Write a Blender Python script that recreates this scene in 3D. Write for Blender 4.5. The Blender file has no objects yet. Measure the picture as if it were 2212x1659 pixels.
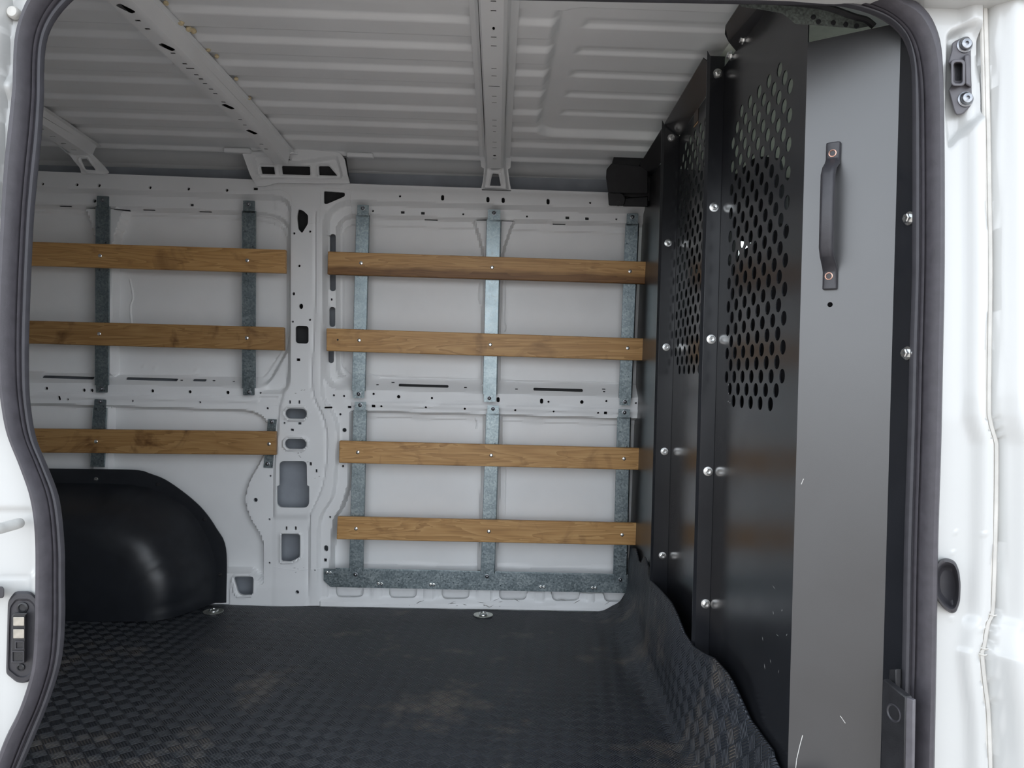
import bpy, bmesh, math, random
import numpy as np
from mathutils import Vector, Matrix
from mathutils.geometry import delaunay_2d_cdt

random.seed(7)
S = bpy.context.scene
COL = S.collection

# ------------------------------------------------------------------ camera
F, CX, CY = 1661.0, 1106.0, 829.5          # focal length and centre in pixels of the 2212x1659 frame
VPX, VPY, ROLL = 1066.0, 822.0, 0.026      # where the van's cross axis vanishes, camera roll
ZC = 0.81                                   # lens height over the cargo floor (m)
_Y = np.array([VPX - CX, -(VPY - CY), -F]); _Y /= np.linalg.norm(_Y)
_Z = np.array([math.sin(ROLL), math.cos(ROLL), 0.0]); _Z -= _Y * (_Z @ _Y); _Z /= np.linalg.norm(_Z)
_X = np.cross(_Y, _Z)
ROT = np.array([_X, _Y, _Z])
cam = bpy.data.cameras.new('camera')
cam.sensor_fit = 'HORIZONTAL'; cam.sensor_width = 36.0; cam.lens = F / 2212 * 36.0
cam.clip_start = 0.02; cam.clip_end = 500
camo = bpy.data.objects.new('camera', cam); COL.objects.link(camo)
camo.matrix_world = Matrix.Translation((0, 0, ZC)) @ Matrix(ROT.tolist()).to_4x4()
S.camera = camo

# ------------------------------------------------------------------ sky, exposure
w = bpy.data.worlds.new('overcast_sky'); S.world = w; w.use_nodes = True
nt = w.node_tree; nt.nodes.clear()
wo = nt.nodes.new('ShaderNodeOutputWorld'); bg = nt.nodes.new('ShaderNodeBackground')
tc = nt.nodes.new('ShaderNodeTexCoord'); sx = nt.nodes.new('ShaderNodeSeparateXYZ'); rp = nt.nodes.new('ShaderNodeValToRGB')
nt.links.new(tc.outputs['Generated'], sx.inputs[0]); nt.links.new(sx.outputs['Z'], rp.inputs[0])
rp.color_ramp.elements[0].position = 0.0; rp.color_ramp.elements[0].color = (1.04, 1.09, 1.15, 1)
rp.color_ramp.elements[1].position = 0.55; rp.color_ramp.elements[1].color = (0.50, 0.55, 0.61, 1)
e = rp.color_ramp.elements.new(0.25); e.color = (0.93, 1.00, 1.09, 1)
nt.links.new(rp.outputs[0], bg.inputs[0]); bg.inputs[1].default_value = 2.3
nt.links.new(bg.outputs[0], wo.inputs[0])
S.view_settings.view_transform = 'Standard'; S.view_settings.look = 'None'
S.view_settings.gamma = 1.0; S.view_settings.use_curve_mapping = False
S.view_settings.exposure = 0.58
S.cycles.max_bounces = 14; S.cycles.diffuse_bounces = 8; S.cycles.glossy_bounces = 6
S.cycles.transparent_max_bounces = 16
S.cycles.sample_clamp_indirect = 6.0
S.cycles.use_denoising = True

# ------------------------------------------------------------------ from photo pixels to points in the van
def rays(p):
    p = np.atleast_2d(np.asarray(p, float))
    d = np.stack([p[:, 0] - CX, -(p[:, 1] - CY), -F * np.ones(len(p))], 1)
    return d @ ROT.T
YW, LEAN = 2.7235, 0.05                     # driver's side wall: y at floor level, inward lean
WN = np.array([0, -1.0, -LEAN]); WN /= np.linalg.norm(WN)   # towards the room
O = np.array([0, 0, ZC])
def on_plane(p, pt, n):
    d = rays(p); n = np.asarray(n, float)
    t = ((np.asarray(pt, float) - O) @ n) / (d @ n)
    return O + d * t[:, None]
def W(p, off=0.0):  return on_plane(p, np.array([0, YW, 0]) + WN * off, WN)
def PX(p, x):       return on_plane(p, (x, 0, 0), (1, 0, 0))
def PY(p, y):       return on_plane(p, (0, y, 0), (0, 1, 0))
def PZ(p, z):       return on_plane(p, (0, 0, z), (0, 0, 1))

# ------------------------------------------------------------------ object helpers
WLOC = {}
def tag(o, label=None, cat=None, group=None, kind=None):
    if label: o['label'] = label
    if cat: o['category'] = cat
    if group: o['group'] = group
    if kind: o['kind'] = kind
    return o
def link(o, parent, loc):
    COL.objects.link(o); WLOC[o.name] = np.array(loc, float)
    if parent is not None:
        o.parent = parent
        o.location = Vector(np.array(loc) - WLOC[parent.name])
    else:
        o.location = Vector(loc)
    return o
def empty(name, loc):
    return link(bpy.data.objects.new(name, None), None, loc)
def mk(name, V, Fs, mat, parent=None, smooth=35, loc=None, bevel=None, recalc=True):
    V = np.asarray(V, float)
    if loc is None: loc = (V.min(0) + V.max(0)) / 2
    me = bpy.data.meshes.new(name)
    me.from_pydata((V - loc).tolist(), [], [list(map(int, f)) for f in Fs])
    if recalc:
        bm = bmesh.new(); bm.from_mesh(me); bmesh.ops.recalc_face_normals(bm, faces=bm.faces); bm.to_mesh(me); bm.free()
    me.materials.append(mat)
    if smooth:
        me.polygons.foreach_set('use_smooth', [True] * len(me.polygons)); me.set_sharp_from_angle(angle=math.radians(smooth))
    me.update()
    o = bpy.data.objects.new(name, me); link(o, parent, loc)
    if bevel:
        b = o.modifiers.new('bevel', 'BEVEL'); b.width = bevel; b.segments = 2; b.limit_method = 'ANGLE'; b.angle_limit = math.radians(40)
        b.harden_normals = False
    return o
def copy_obj(src, parent, wloc):
    c = src.copy(); return link(c, parent, wloc)
class MB:                                    # collects shapes into one mesh
    def __init__(s): s.V = []; s.F = []
    def add(s, V, Fs):
        n = len(s.V); s.V += [tuple(v) for v in V]; s.F += [[i + n for i in f] for f in Fs]
    def prism(s, front, back):
        n = len(front); V = list(map(tuple, front)) + list(map(tuple, back))
        Fs = [list(range(n)), list(range(2 * n - 1, n - 1, -1))] + [[i, i + n, (i + 1) % n + n, (i + 1) % n] for i in range(n)]
        s.add(V, Fs)
    def box(s, a, b):
        x0, y0, z0 = a; x1, y1, z1 = b
        s.prism([(x0, y0, z0), (x1, y0, z0), (x1, y0, z1), (x0, y0, z1)], [(x0, y1, z0), (x1, y1, z0), (x1, y1, z1), (x0, y1, z1)])
    def loft(s, rings, cap=(True, True), closed=True):
        n = len(rings[0]); V = [tuple(p) for r in rings for p in r]; Fs = []
        m = n if closed else n - 1
        for k in range(len(rings) - 1):
            for i in range(m):
                j = (i + 1) % n
                Fs.append([k * n + i, k * n + j, (k + 1) * n + j, (k + 1) * n + i])
        if closed and cap[0]: Fs.append(list(range(n - 1, -1, -1)))
        if closed and cap[1]: Fs.append([(len(rings) - 1) * n + i for i in range(n)])
        s.add(V, Fs)
    def tube(s, path, r, n=8):
        path = np.asarray(path, float); rings = []
        for i, p in enumerate(path):
            t = path[min(i + 1, len(path) - 1)] - path[max(i - 1, 0)]; t /= np.linalg.norm(t) + 1e-12
            a = np.cross(t, (0, 0, 1) if abs(t[2]) < .9 else (1, 0, 0)); a /= np.linalg.norm(a); b = np.cross(t, a)
            rr = r[i] if hasattr(r, '__len__') else r
            rings.append([p + rr * (math.cos(q) * a + math.sin(q) * b) for q in np.linspace(0, 2 * math.pi, n, endpoint=False)])
        s.loft(rings)
    def lathe(s, c, axis, prof, n=16, flat=False):
        c = np.asarray(c, float); ax = np.asarray(axis, float); ax /= np.linalg.norm(ax)
        a = np.cross(ax, (0, 0, 1) if abs(ax[2]) < .9 else (1, 0, 0)); a /= np.linalg.norm(a); b = np.cross(ax, a)
        s.loft([[c + ax * h + r * (math.cos(q) * a + math.sin(q) * b) for q in np.linspace(0, 2 * math.pi, n, endpoint=False)] for r, h in prof])
    def mk(s, name, mat, parent=None, **k): return mk(name, s.V, s.F, mat, parent, **k)

# 2-D outlines in pixels (SL follows the slope the camera's roll gives to level edges)
SL = 0.028
def circ(x, y, r, n=12, ry=None):
    return [(x + r * math.cos(a), y + (ry or r) * math.sin(a)) for a in np.linspace(0, 2 * math.pi, n, endpoint=False)]
def rrect(x0, y0, x1, y1, r=1.0, n=4, sl=SL):
    r = min(r, (x1 - x0) / 2 - .01, (y1 - y0) / 2 - .01); xm = (x0 + x1) / 2; P = []
    for cx, cy, a0 in ((x1 - r, y0 + r, -90), (x1 - r, y1 - r, 0), (x0 + r, y1 - r, 90), (x0 + r, y0 + r, 180)):
        for k in range(n + 1):
            a = math.radians(a0 + 90 * k / n); P.append((cx + r * math.cos(a), cy + r * math.sin(a)))
    return [(x, y + sl * (x - xm)) for x, y in P]
def rc(x, y, w, h, r=.8): return rrect(x - w / 2, y - h / 2, x + w / 2, y + h / 2, r, 2)
def roundpoly(P, r, n=5):
    P = [np.array(p, float) for p in P]; out = []
    for i, p in enumerate(P):
        a, b = P[i - 1] - p, P[(i + 1) % len(P)] - p
        la, lb = np.linalg.norm(a), np.linalg.norm(b)
        rr = r[i] if hasattr(r, '__len__') else r
        d = min(rr, la * .48, lb * .48)
        q0, q1 = p + a / la * d, p + b / lb * d
        for k in range(n + 1):
            t = k / n; out.append(tuple((1 - t) ** 2 * q0 + 2 * t * (1 - t) * p + t * t * q1))
    return out
def smooth_line(P, n=8):                      # Catmull-Rom through the points
    P = [np.array(p, float) for p in P]; Q = [2 * P[0] - P[1]] + P + [2 * P[-1] - P[-2]]; out = []
    for i in range(1, len(Q) - 2):
        p0, p1, p2, p3 = Q[i - 1:i + 3]
        for k in range(n):
            t = k / n
            out.append(.5 * ((2 * p1) + (p2 - p0) * t + (2 * p0 - 5 * p1 + 4 * p2 - p3) * t * t + (3 * p1 - p0 - 3 * p2 + p3) * t ** 3))
    out.append(P[-1]); return np.array(out)
def resample(P, n):
    P = np.asarray(P, float); d = np.r_[0, np.cumsum(np.linalg.norm(np.diff(P, axis=0), axis=1))]
    return np.stack([np.interp(np.linspace(0, d[-1], n), d, P[:, k]) for k in range(P.shape[1])], 1)
def inside(P, poly):
    x, y = P[:, 0], P[:, 1]; poly = np.asarray(poly, float); c = np.zeros(len(P), bool)
    a = poly; b = np.roll(poly, -1, 0)
    for (x0, y0), (x1, y1) in zip(a, b):
        if y0 == y1: continue
        c ^= ((y0 > y) != (y1 > y)) & (x < (x1 - x0) * (y - y0) / (y1 - y0) + x0)
    return c
def dist(P, poly, closed=True):
    poly = np.asarray(poly, float); d = np.full(len(P), 1e9)
    b = np.roll(poly, -1, 0) if closed else poly[1:]
    for p0, p1 in zip(poly, b):
        e = p1 - p0; l = e @ e
        t = np.clip(((P - p0) @ e) / (l + 1e-12), 0, 1)
        d = np.minimum(d, np.hypot(*(P - p0 - t[:, None] * e).T))
    return d
def sd(P, poly):
    d = dist(P, poly); return np.where(inside(P, poly), -d, d)
def ss(a, b, x):
    t = np.clip((x - a) / (b - a), 0, 1); return t * t * (3 - 2 * t)

def densify(poly, step):
    out = []; n = len(poly)
    for i in range(n):
        a, b = np.array(poly[i]), np.array(poly[(i + 1) % n]); k = max(1, int(np.linalg.norm(b - a) / step))
        out += [tuple(a + (b - a) * j / k) for j in range(k)]
    return out
def sheet(name, poly, holes, step, to3d, back, mat, parent=None, rim=0.012, near=0.55, smooth=30, loc=None):
    """Pressed sheet metal: outline and holes in 2-D, to3d lifts every point to its place, edges turn in along `back` by rim."""
    pts, edges = [], []
    def loop(P):
        n0 = len(pts); pts.extend(P); n = len(P); edges.extend([(n0 + i, n0 + (i + 1) % n) for i in range(n)])
    poly = densify(poly, step); loop(poly)
    for h in holes: loop(list(h))
    A = np.array(poly); lo, hi = A.min(0), A.max(0)
    gx, gy = np.meshgrid(np.arange(lo[0] + step / 2, hi[0], step), np.arange(lo[1] + step / 2, hi[1], step))
    G = np.stack([gx.ravel(), gy.ravel()], 1)
    keep = inside(G, poly) & (dist(G, poly) > step * near); G = G[keep]
    for h in holes:
        h = np.array(h); m = (h.min(0) - step < G).all(1) & (G < h.max(0) + step).all(1)
        if m.any():
            idx = np.where(m)[0]; g = G[idx]
            bad = inside(g, h) | (dist(g, h) < step * near * .6)
            G = np.delete(G, idx[bad], 0)
    allp = [Vector(p) for p in pts] + [Vector(p) for p in G.tolist()]
    V2, _, FF, *_ = delaunay_2d_cdt(allp, edges, [], 0, 1e-7)
    V2 = np.array([tuple(v) for v in V2]); FF = np.array([f for f in FF if len(f) == 3])
    C = V2[FF].mean(1); ok = inside(C, poly)
    for h in holes:
        h = np.array(h); m = (h.min(0) < C).all(1) & (C < h.max(0)).all(1); i = np.where(m)[0]
        ok[i[inside(C[i], h)]] = False
    FF = FF[ok]
    V = to3d(V2); back = np.asarray(back, float)
    nrm = np.cross(V[FF[:, 1]] - V[FF[:, 0]], V[FF[:, 2]] - V[FF[:, 0]])
    flip = (nrm @ back) > 0; FF[flip] = FF[flip][:, ::-1]
    E = {}
    for a, b, c in FF.tolist():
        for q in ((a, b), (b, c), (c, a)): E[q] = 1
    faces = FF.tolist(); V = V.tolist(); new = {}
    if rim:
        for (a, b) in list(E):
            if (b, a) in E: continue
            for q in (a, b):
                if q not in new: new[q] = len(V); V.append((np.array(V[q]) + back * rim).tolist())
            faces.append([b, a, new[a], new[b]])
    return mk(name, V, faces, mat, parent, smooth=smooth, recalc=False, loc=loc)
# ------------------------------------------------------------------ materials
def new_mat(name):
    m = bpy.data.materials.new(name); m.use_nodes = True; n = m.node_tree; n.nodes.clear()
    o = n.nodes.new('ShaderNodeOutputMaterial'); b = n.nodes.new('ShaderNodeBsdfPrincipled')
    n.links.new(b.outputs[0], o.inputs[0]); return m, n, b
def N(n, t, **k):
    x = n.nodes.new(t)
    for a, v in k.items():
        if a.startswith('i_'): x.inputs[a[2:]].default_value = v
        else: setattr(x, a, v)
    return x
def ramp(n, src, stops):
    r = n.nodes.new('ShaderNodeValToRGB'); n.links.new(src, r.inputs[0]); cr = r.color_ramp
    while len(cr.elements) > 1: cr.elements.remove(cr.elements[-1])
    cr.elements[0].position, cr.elements[0].color = stops[0][0], (*stops[0][1], 1)
    for p, c in stops[1:]:
        e = cr.elements.new(p); e.color = (*c, 1)
    return r.outputs[0]
def math_(n, op, a, b=None, c=None):
    x = n.nodes.new('ShaderNodeMath'); x.operation = op
    for i, v in enumerate((a, b, c)):
        if v is None: continue
        if isinstance(v, (int, float)): x.inputs[i].default_value = v
        else: n.links.new(v, x.inputs[i])
    return x.outputs[0]
def simple(name, col, rough=.5, metal=0., ior=1.5, var=.06, scale=30., bump=0., coat=0., bscale=None, coat_rough=.1):
    """plain coloured surface with a little cloudy wear in colour and gloss"""
    m, n, b = new_mat(name)
    t = N(n, 'ShaderNodeTexCoord'); no = N(n, 'ShaderNodeTexNoise', i_Scale=scale, i_Detail=4.0)
    n.links.new(t.outputs['Object'], no.inputs['Vector'])
    lo = tuple(c * (1 - var) for c in col); hi = tuple(min(1, c * (1 + var)) for c in col)
    n.links.new(ramp(n, no.outputs[0], [(.3, lo), (.7, hi)]), b.inputs['Base Color'])
    rr = N(n, 'ShaderNodeMapRange'); rr.inputs['To Min'].default_value = max(0, rough - .06); rr.inputs['To Max'].default_value = rough + .06
    n.links.new(no.outputs[0], rr.inputs[0]); n.links.new(rr.outputs[0], b.inputs['Roughness'])
    b.inputs['Metallic'].default_value = metal; b.inputs['IOR'].default_value = ior
    if coat: b.inputs['Coat Weight'].default_value = coat; b.inputs['Coat Roughness'].default_value = coat_rough
    if bump:
        n2 = N(n, 'ShaderNodeTexNoise', i_Scale=bscale or scale * 12, i_Detail=2.0); n.links.new(t.outputs['Object'], n2.inputs['Vector'])
        bp = N(n, 'ShaderNodeBump', i_Strength=bump, i_Distance=.002); n.links.new(n2.outputs[0], bp.inputs['Height']); n.links.new(bp.outputs[0], b.inputs['Normal'])
    return m
M = {}
M['paint'] = simple('painted_white_metal', (.85, .86, .865), .42, var=.03, scale=6, bump=.02, bscale=500)
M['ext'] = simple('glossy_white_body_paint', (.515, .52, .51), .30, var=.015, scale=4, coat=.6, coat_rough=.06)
M['sealant'] = simple('grey_seam_sealer', (.55, .55, .53), .6, var=.12, scale=40)
M['seamdirty'] = simple('beige_seam_sealer', (.58, .565, .53), .55, var=.12, scale=25)
M['rubber'] = simple('dark_grey_rubber_seal', (.054, .050, .058), .52, var=.15, scale=60, bump=.1, bscale=300)
M['rubberlip'] = simple('black_rubber_lip', (.035, .034, .040), .6, var=.15, scale=60)
M['satin'] = simple('black_satin_powder_coat', (.014, .015, .018), .22, ior=1.6, var=.12, scale=9, bump=.03, bscale=900)
M['satinflat'] = simple('black_powder_coat_end_panel', (.024, .024, .026), .33, ior=1.85, var=.08, scale=7, bump=.05, bscale=1200)
M['plastic'] = simple('black_moulded_plastic', (.016, .016, .018), .42, var=.2, scale=50, bump=.15, bscale=500)
M['greyplastic'] = simple('dark_grey_plastic', (.032, .031, .036), .45, var=.15, scale=50, bump=.1, bscale=500)
M['arch'] = simple('black_wheel_arch_plastic', (.014, .016, .020), .40, ior=1.5, var=.15, scale=30, bump=.05, bscale=700)
M['zinc'] = simple('bright_zinc_steel', (.80, .81, .80), .25, metal=1., var=.1, scale=200)
M['darkzinc'] = simple('dark_bolt_steel', (.30, .31, .33), .35, metal=1., var=.2, scale=200)
M['copper'] = simple('rusty_screw_steel', (.55, .33, .26), .35, metal=.9, var=.2, scale=200)
M['contact'] = simple('worn_contact_plate', (.42, .39, .34), .4, metal=.6, var=.15, scale=120)
M['catch'] = simple('grey_catch_plastic', (.10, .095, .105), .42, var=.12, scale=60)
M['dish'] = simple('cast_lashing_steel', (.62, .63, .58), .38, metal=.85, var=.15, scale=120)
M['headliner'] = simple('pale_cab_lining', (.88, .91, .81), .8, var=.05, scale=60)
M['seat'] = simple('dark_seat_cloth', (.018, .018, .022), .9, var=.3, scale=90, bump=.2)
M['cabplastic'] = simple('dark_cab_plastic', (.03, .032, .036), .6, var=.15, scale=40)
M['ground'] = simple('grey_brown_asphalt', (.52, .45, .395), .9, var=.25, scale=3, bump=.5, bscale=90)
M['granular'] = simple('speckled_grey_plastic', (.10, .115, .105), .6, var=.5, scale=260, bump=.3, bscale=400)
M['foam'] = simple('dried_yellow_foam', (.72, .60, .38), .8, var=.2, scale=150, bump=.4)
M['stickerbrown'] = simple('brown_sticker', (.10, .075, .06), .4, var=.1, scale=60)
M['stickerpale'] = simple('pale_sticker_print', (.50, .48, .45), .4, var=.1, scale=60)
M['stickerorange'] = simple('orange_sticker_print', (.60, .38, .20), .4, var=.1, scale=60)

def galvanised():
    m, n, b = new_mat('galvanised_spangled_steel')
    t = N(n, 'ShaderNodeTexCoord'); v = N(n, 'ShaderNodeTexVoronoi', i_Scale=210.); n.links.new(t.outputs['Object'], v.inputs['Vector'])
    no = N(n, 'ShaderNodeTexNoise', i_Scale=24., i_Detail=5.); n.links.new(t.outputs['Object'], no.inputs['Vector'])
    bw = N(n, 'ShaderNodeRGBToBW'); n.links.new(v.outputs['Color'], bw.inputs[0])
    s = math_(n, 'ADD', math_(n, 'MULTIPLY', bw.outputs[0], .45), math_(n, 'MULTIPLY', no.outputs[0], .6))
    n.links.new(ramp(n, s, [(.15, (.15, .19, .205)), (.5, (.26, .315, .335)), (.9, (.46, .52, .53))]), b.inputs['Base Color'])
    b.inputs['Metallic'].default_value = .9
    r = N(n, 'ShaderNodeMapRange'); r.inputs['To Min'].default_value = .26; r.inputs['To Max'].default_value = .46
    n.links.new(bw.outputs[0], r.inputs[0]); n.links.new(r.outputs[0], b.inputs['Roughness'])
    bp = N(n, 'ShaderNodeBump', i_Strength=.08, i_Distance=.001); n.links.new(bw.outputs[0], bp.inputs['Height']); n.links.new(bp.outputs[0], b.inputs['Normal'])
    return m
M['galv'] = galvanised()

def wood(name, stripe=False, dark=1.0, stain=.35):
    m, n, b = new_mat(name)
    t = N(n, 'ShaderNodeTexCoord'); oi = N(n, 'ShaderNodeObjectInfo')
    add = N(n, 'ShaderNodeVectorMath', operation='ADD'); n.links.new(t.outputs['Object'], add.inputs[0])
    cmb = N(n, 'ShaderNodeCombineXYZ'); n.links.new(math_(n, 'MULTIPLY', oi.outputs['Random'], 37.), cmb.inputs[0]); n.links.new(math_(n, 'MULTIPLY', oi.outputs['Random'], 11.), cmb.inputs[2])
    n.links.new(cmb.outputs[0], add.inputs[1])
    mp = N(n, 'ShaderNodeMapping'); mp.inputs['Scale'].default_value = (1.1, 6., 14.); n.links.new(add.outputs[0], mp.inputs[0])
    n0 = N(n, 'ShaderNodeTexNoise', i_Scale=1.6, i_Detail=3., i_Distortion=.9); n.links.new(mp.outputs[0], n0.inputs['Vector'])
    rings = math_(n, 'FRACT', math_(n, 'MULTIPLY', n0.outputs[0], 9.))
    mp2 = N(n, 'ShaderNodeMapping'); mp2.inputs['Scale'].default_value = (6., 60., 260.); n.links.new(add.outputs[0], mp2.inputs[0])
    n1 = N(n, 'ShaderNodeTexNoise', i_Scale=1.5, i_Detail=5.); n.links.new(mp2.outputs[0], n1.inputs['Vector'])
    f = math_(n, 'ADD', math_(n, 'MULTIPLY', rings, .38), math_(n, 'MULTIPLY', n1.outputs[0], .62))
    d = dark
    col = ramp(n, f, [(.15, (.31 * d, .160 * d, .052 * d)), (.45, (.50 * d, .275 * d, .098 * d)), (.8, (.62 * d, .375 * d, .155 * d))])
    # handling marks: dark smudges of their own shape
    n2 = N(n, 'ShaderNodeTexNoise', i_Scale=9., i_Detail=6., i_Distortion=1.2); n.links.new(add.outputs[0], n2.inputs['Vector'])
    mx = N(n, 'ShaderNodeMixRGB', blend_type='MULTIPLY'); n.links.new(ramp(n, n2.outputs[0], [(.60, (0, 0, 0)), (.74, (1, 1, 1))]), mx.inputs[0])
    sc = math_(n, 'MULTIPLY', ramp(n, n2.outputs[0], [(.56, (0, 0, 0)), (.75, (1, 1, 1))]), stain * 1.6)
    n.links.new(sc, mx.inputs[0]); n.links.new(col, mx.inputs[1]); mx.inputs[2].default_value = (.30, .22, .16, 1)
    out = mx.outputs[0]
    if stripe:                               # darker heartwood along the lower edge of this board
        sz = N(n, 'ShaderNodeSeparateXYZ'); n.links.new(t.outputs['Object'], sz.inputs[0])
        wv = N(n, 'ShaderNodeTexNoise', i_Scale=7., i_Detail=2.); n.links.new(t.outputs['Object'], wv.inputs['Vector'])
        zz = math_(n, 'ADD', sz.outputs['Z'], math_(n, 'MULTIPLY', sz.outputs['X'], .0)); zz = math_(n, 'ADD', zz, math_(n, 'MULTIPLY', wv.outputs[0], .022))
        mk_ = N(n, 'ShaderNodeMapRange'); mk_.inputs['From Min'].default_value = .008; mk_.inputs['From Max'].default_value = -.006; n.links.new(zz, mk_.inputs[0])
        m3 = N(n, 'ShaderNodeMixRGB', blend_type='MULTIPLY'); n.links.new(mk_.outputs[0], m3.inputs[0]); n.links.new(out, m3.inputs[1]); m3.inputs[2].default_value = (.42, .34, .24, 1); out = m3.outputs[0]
    n.links.new(out, b.inputs['Base Color']); b.inputs['Roughness'].default_value = .48
    bp = N(n, 'ShaderNodeBump', i_Strength=.12, i_Distance=.001); n.links.new(n1.outputs[0], bp.inputs['Height']); n.links.new(bp.outputs[0], b.inputs['Normal'])
    return m
M['wood'] = wood('varnished_poplar_slat'); M['woodstripe'] = wood('two_tone_poplar_slat', True, 1.0, .15)
M['wooddark'] = wood('scuffed_brown_slat', False, .70, .60)

def matrubber():
    """basket-weave ribbed rubber: squares of ribs alternating in direction, turned 45 degrees to the van"""
    m, n, b = new_mat('ribbed_basketweave_rubber')
    uv = N(n, 'ShaderNodeUVMap', uv_map='UVMap'); mp = N(n, 'ShaderNodeMapping'); mp.inputs['Rotation'].default_value = (0, 0, math.radians(51))
    k = 1 / .029; mp.inputs['Scale'].default_value = (k, k, k); n.links.new(uv.outputs[0], mp.inputs[0])
    s = N(n, 'ShaderNodeSeparateXYZ'); n.links.new(mp.outputs[0], s.inputs[0]); u, v = s.outputs[0], s.outputs[1]
    chk = math_(n, 'MODULO', math_(n, 'ADD', math_(n, 'ADD', math_(n, 'FLOOR', u), math_(n, 'FLOOR', v)), 4000), 2.)
    fu, fv = math_(n, 'FRACT', u), math_(n, 'FRACT', v)
    ru = math_(n, 'SINE', math_(n, 'MULTIPLY', fu, 2 * math.pi * 5)); rv = math_(n, 'SINE', math_(n, 'MULTIPLY', fv, 2 * math.pi * 5))
    rib = math_(n, 'ADD', math_(n, 'MULTIPLY', rv, chk), math_(n, 'MULTIPLY', ru, math_(n, 'SUBTRACT', 1., chk)))
    edge = lambda q: math_(n, 'MINIMUM', math_(n, 'MULTIPLY', math_(n, 'MINIMUM', q, math_(n, 'SUBTRACT', 1., q)), 14.), 1.)
    cell = math_(n, 'MULTIPLY', edge(fu), edge(fv))
    h = math_(n, 'MULTIPLY', math_(n, 'ADD', math_(n, 'MULTIPLY', rib, .5), .5), cell)
    bp = N(n, 'ShaderNodeBump', i_Strength=1.0, i_Distance=.004); n.links.new(h, bp.inputs['Height']); n.links.new(bp.outputs[0], b.inputs['Normal'])
    # dusty boot scuffs caught on the ribs
    no = N(n, 'ShaderNodeTexNoise', i_Scale=3.4, i_Detail=5., i_Roughness=.62); n.links.new(uv.outputs[0], no.inputs['Vector'])
    n5 = N(n, 'ShaderNodeTexNoise', i_Scale=16., i_Detail=3.); n.links.new(uv.outputs[0], n5.inputs['Vector'])
    patch = math_(n, 'ADD', math_(n, 'MULTIPLY', no.outputs[0], .75), math_(n, 'MULTIPLY', n5.outputs[0], .25))
    pm = N(n, 'ShaderNodeMapRange'); pm.inputs['From Min'].default_value = .545; pm.inputs['From Max'].default_value = .63; n.links.new(patch, pm.inputs[0])
    dust = math_(n, 'MULTIPLY', math_(n, 'MULTIPLY', pm.outputs[0], h), .75)
    mx = N(n, 'ShaderNodeMixRGB'); n.links.new(dust, mx.inputs[0])
    n6 = N(n, 'ShaderNodeTexNoise', i_Scale=5., i_Detail=3.); n.links.new(uv.outputs[0], n6.inputs['Vector'])
    n.links.new(ramp(n, n6.outputs[0], [(.3, (.026, .031, .040)), (.7, (.034, .040, .052))]), mx.inputs[1]); mx.inputs[2].default_value = (.27, .225, .18, 1)
    n.links.new(mx.outputs[0], b.inputs['Base Color']); b.inputs['Roughness'].default_value = .44; b.inputs['IOR'].default_value = 1.5
    return m
M['mat'] = matrubber()

def glass():
    m = bpy.data.materials.new('cab_window_glass'); m.use_nodes = True; n = m.node_tree; n.nodes.clear()
    o = n.nodes.new('ShaderNodeOutputMaterial'); t = n.nodes.new('ShaderNodeBsdfTransparent'); g = n.nodes.new('ShaderNodeBsdfGlossy')
    g.inputs['Roughness'].default_value = .02; t.inputs[0].default_value = (.86, .92, .89, 1)
    fr = n.nodes.new('ShaderNodeFresnel'); fr.inputs[0].default_value = 1.45; mx = n.nodes.new('ShaderNodeMixShader')
    n.links.new(fr.outputs[0], mx.inputs[0]); n.links.new(t.outputs[0], mx.inputs[1]); n.links.new(g.outputs[0], mx.inputs[2]); n.links.new(mx.outputs[0], o.inputs[0])
    return m
M['glass'] = glass()
M['holegrey'] = simple('blue_grey_hole_shade', (.30, .325, .36), .6, var=.12, scale=12)  # mid grey painted in for the shade inside the lower wall holes
M['holedark'] = simple('dark_hole_shade_and_knot', (.030, .031, .033), .7, var=.2, scale=20)  # near-black painted in for shade behind holes; also colours the slat knot
# ------------------------------------------------------------------ far wall: pressed inner side panel
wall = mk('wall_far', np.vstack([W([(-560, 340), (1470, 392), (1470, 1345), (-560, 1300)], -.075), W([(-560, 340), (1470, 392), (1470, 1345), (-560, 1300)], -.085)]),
          [(0, 1, 2, 3), (7, 6, 5, 4), (0, 4, 5, 1), (1, 5, 6, 2), (2, 6, 7, 3), (3, 7, 4, 0)], M['holegrey'], smooth=None, loc=W([(700, 850)])[0])
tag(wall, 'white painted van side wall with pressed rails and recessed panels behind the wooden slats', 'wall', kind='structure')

PILL = [(626, 440), (624, 700), (622, 780), (614, 850), (606, 880), (602, 930), (597, 980), (594, 1060), (593, 1320)]
RIBL = [(683, 470), (683, 560), (681, 700), (676, 800), (680, 856), (700, 901), (708, 941), (707, 989), (699, 1046), (681, 1091), (671, 1121), (669, 1227), (668, 1320)]
RIBR = [(704, 480), (702, 560), (699, 700), (696, 800), (699, 856), (714, 880), (728, 910), (732, 950), (727, 1016), (720, 1070), (699, 1106), (691, 1137), (689, 1227), (688, 1320)]
PILL, RIBL, RIBR = [smooth_line(q, 5) for q in (PILL, RIBL, RIBR)]
GRV = smooth_line([(574, 975), (567, 985), (547, 1020), (535, 1043), (527, 1080), (538, 1121), (561, 1161), (567, 1196), (566, 1260)], 5)
P_UR1 = roundpoly([(703, 434.5), (1600, 463), (1600, 866), (703, 838)], [62, 0, 0, 40])
P_UR2 = roundpoly([(725, 462), (1600, 490), (1600, 852), (725, 822)], [42, 0, 0, 36])
P_UR3 = roundpoly([(737, 481), (1600, 509), (1600, 841), (737, 810)], [26, 0, 0, 30])
P_UL1 = roundpoly([(-700, 380), (626, 427), (624, 848), (-700, 824)], [0, 34, 30, 0])
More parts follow.
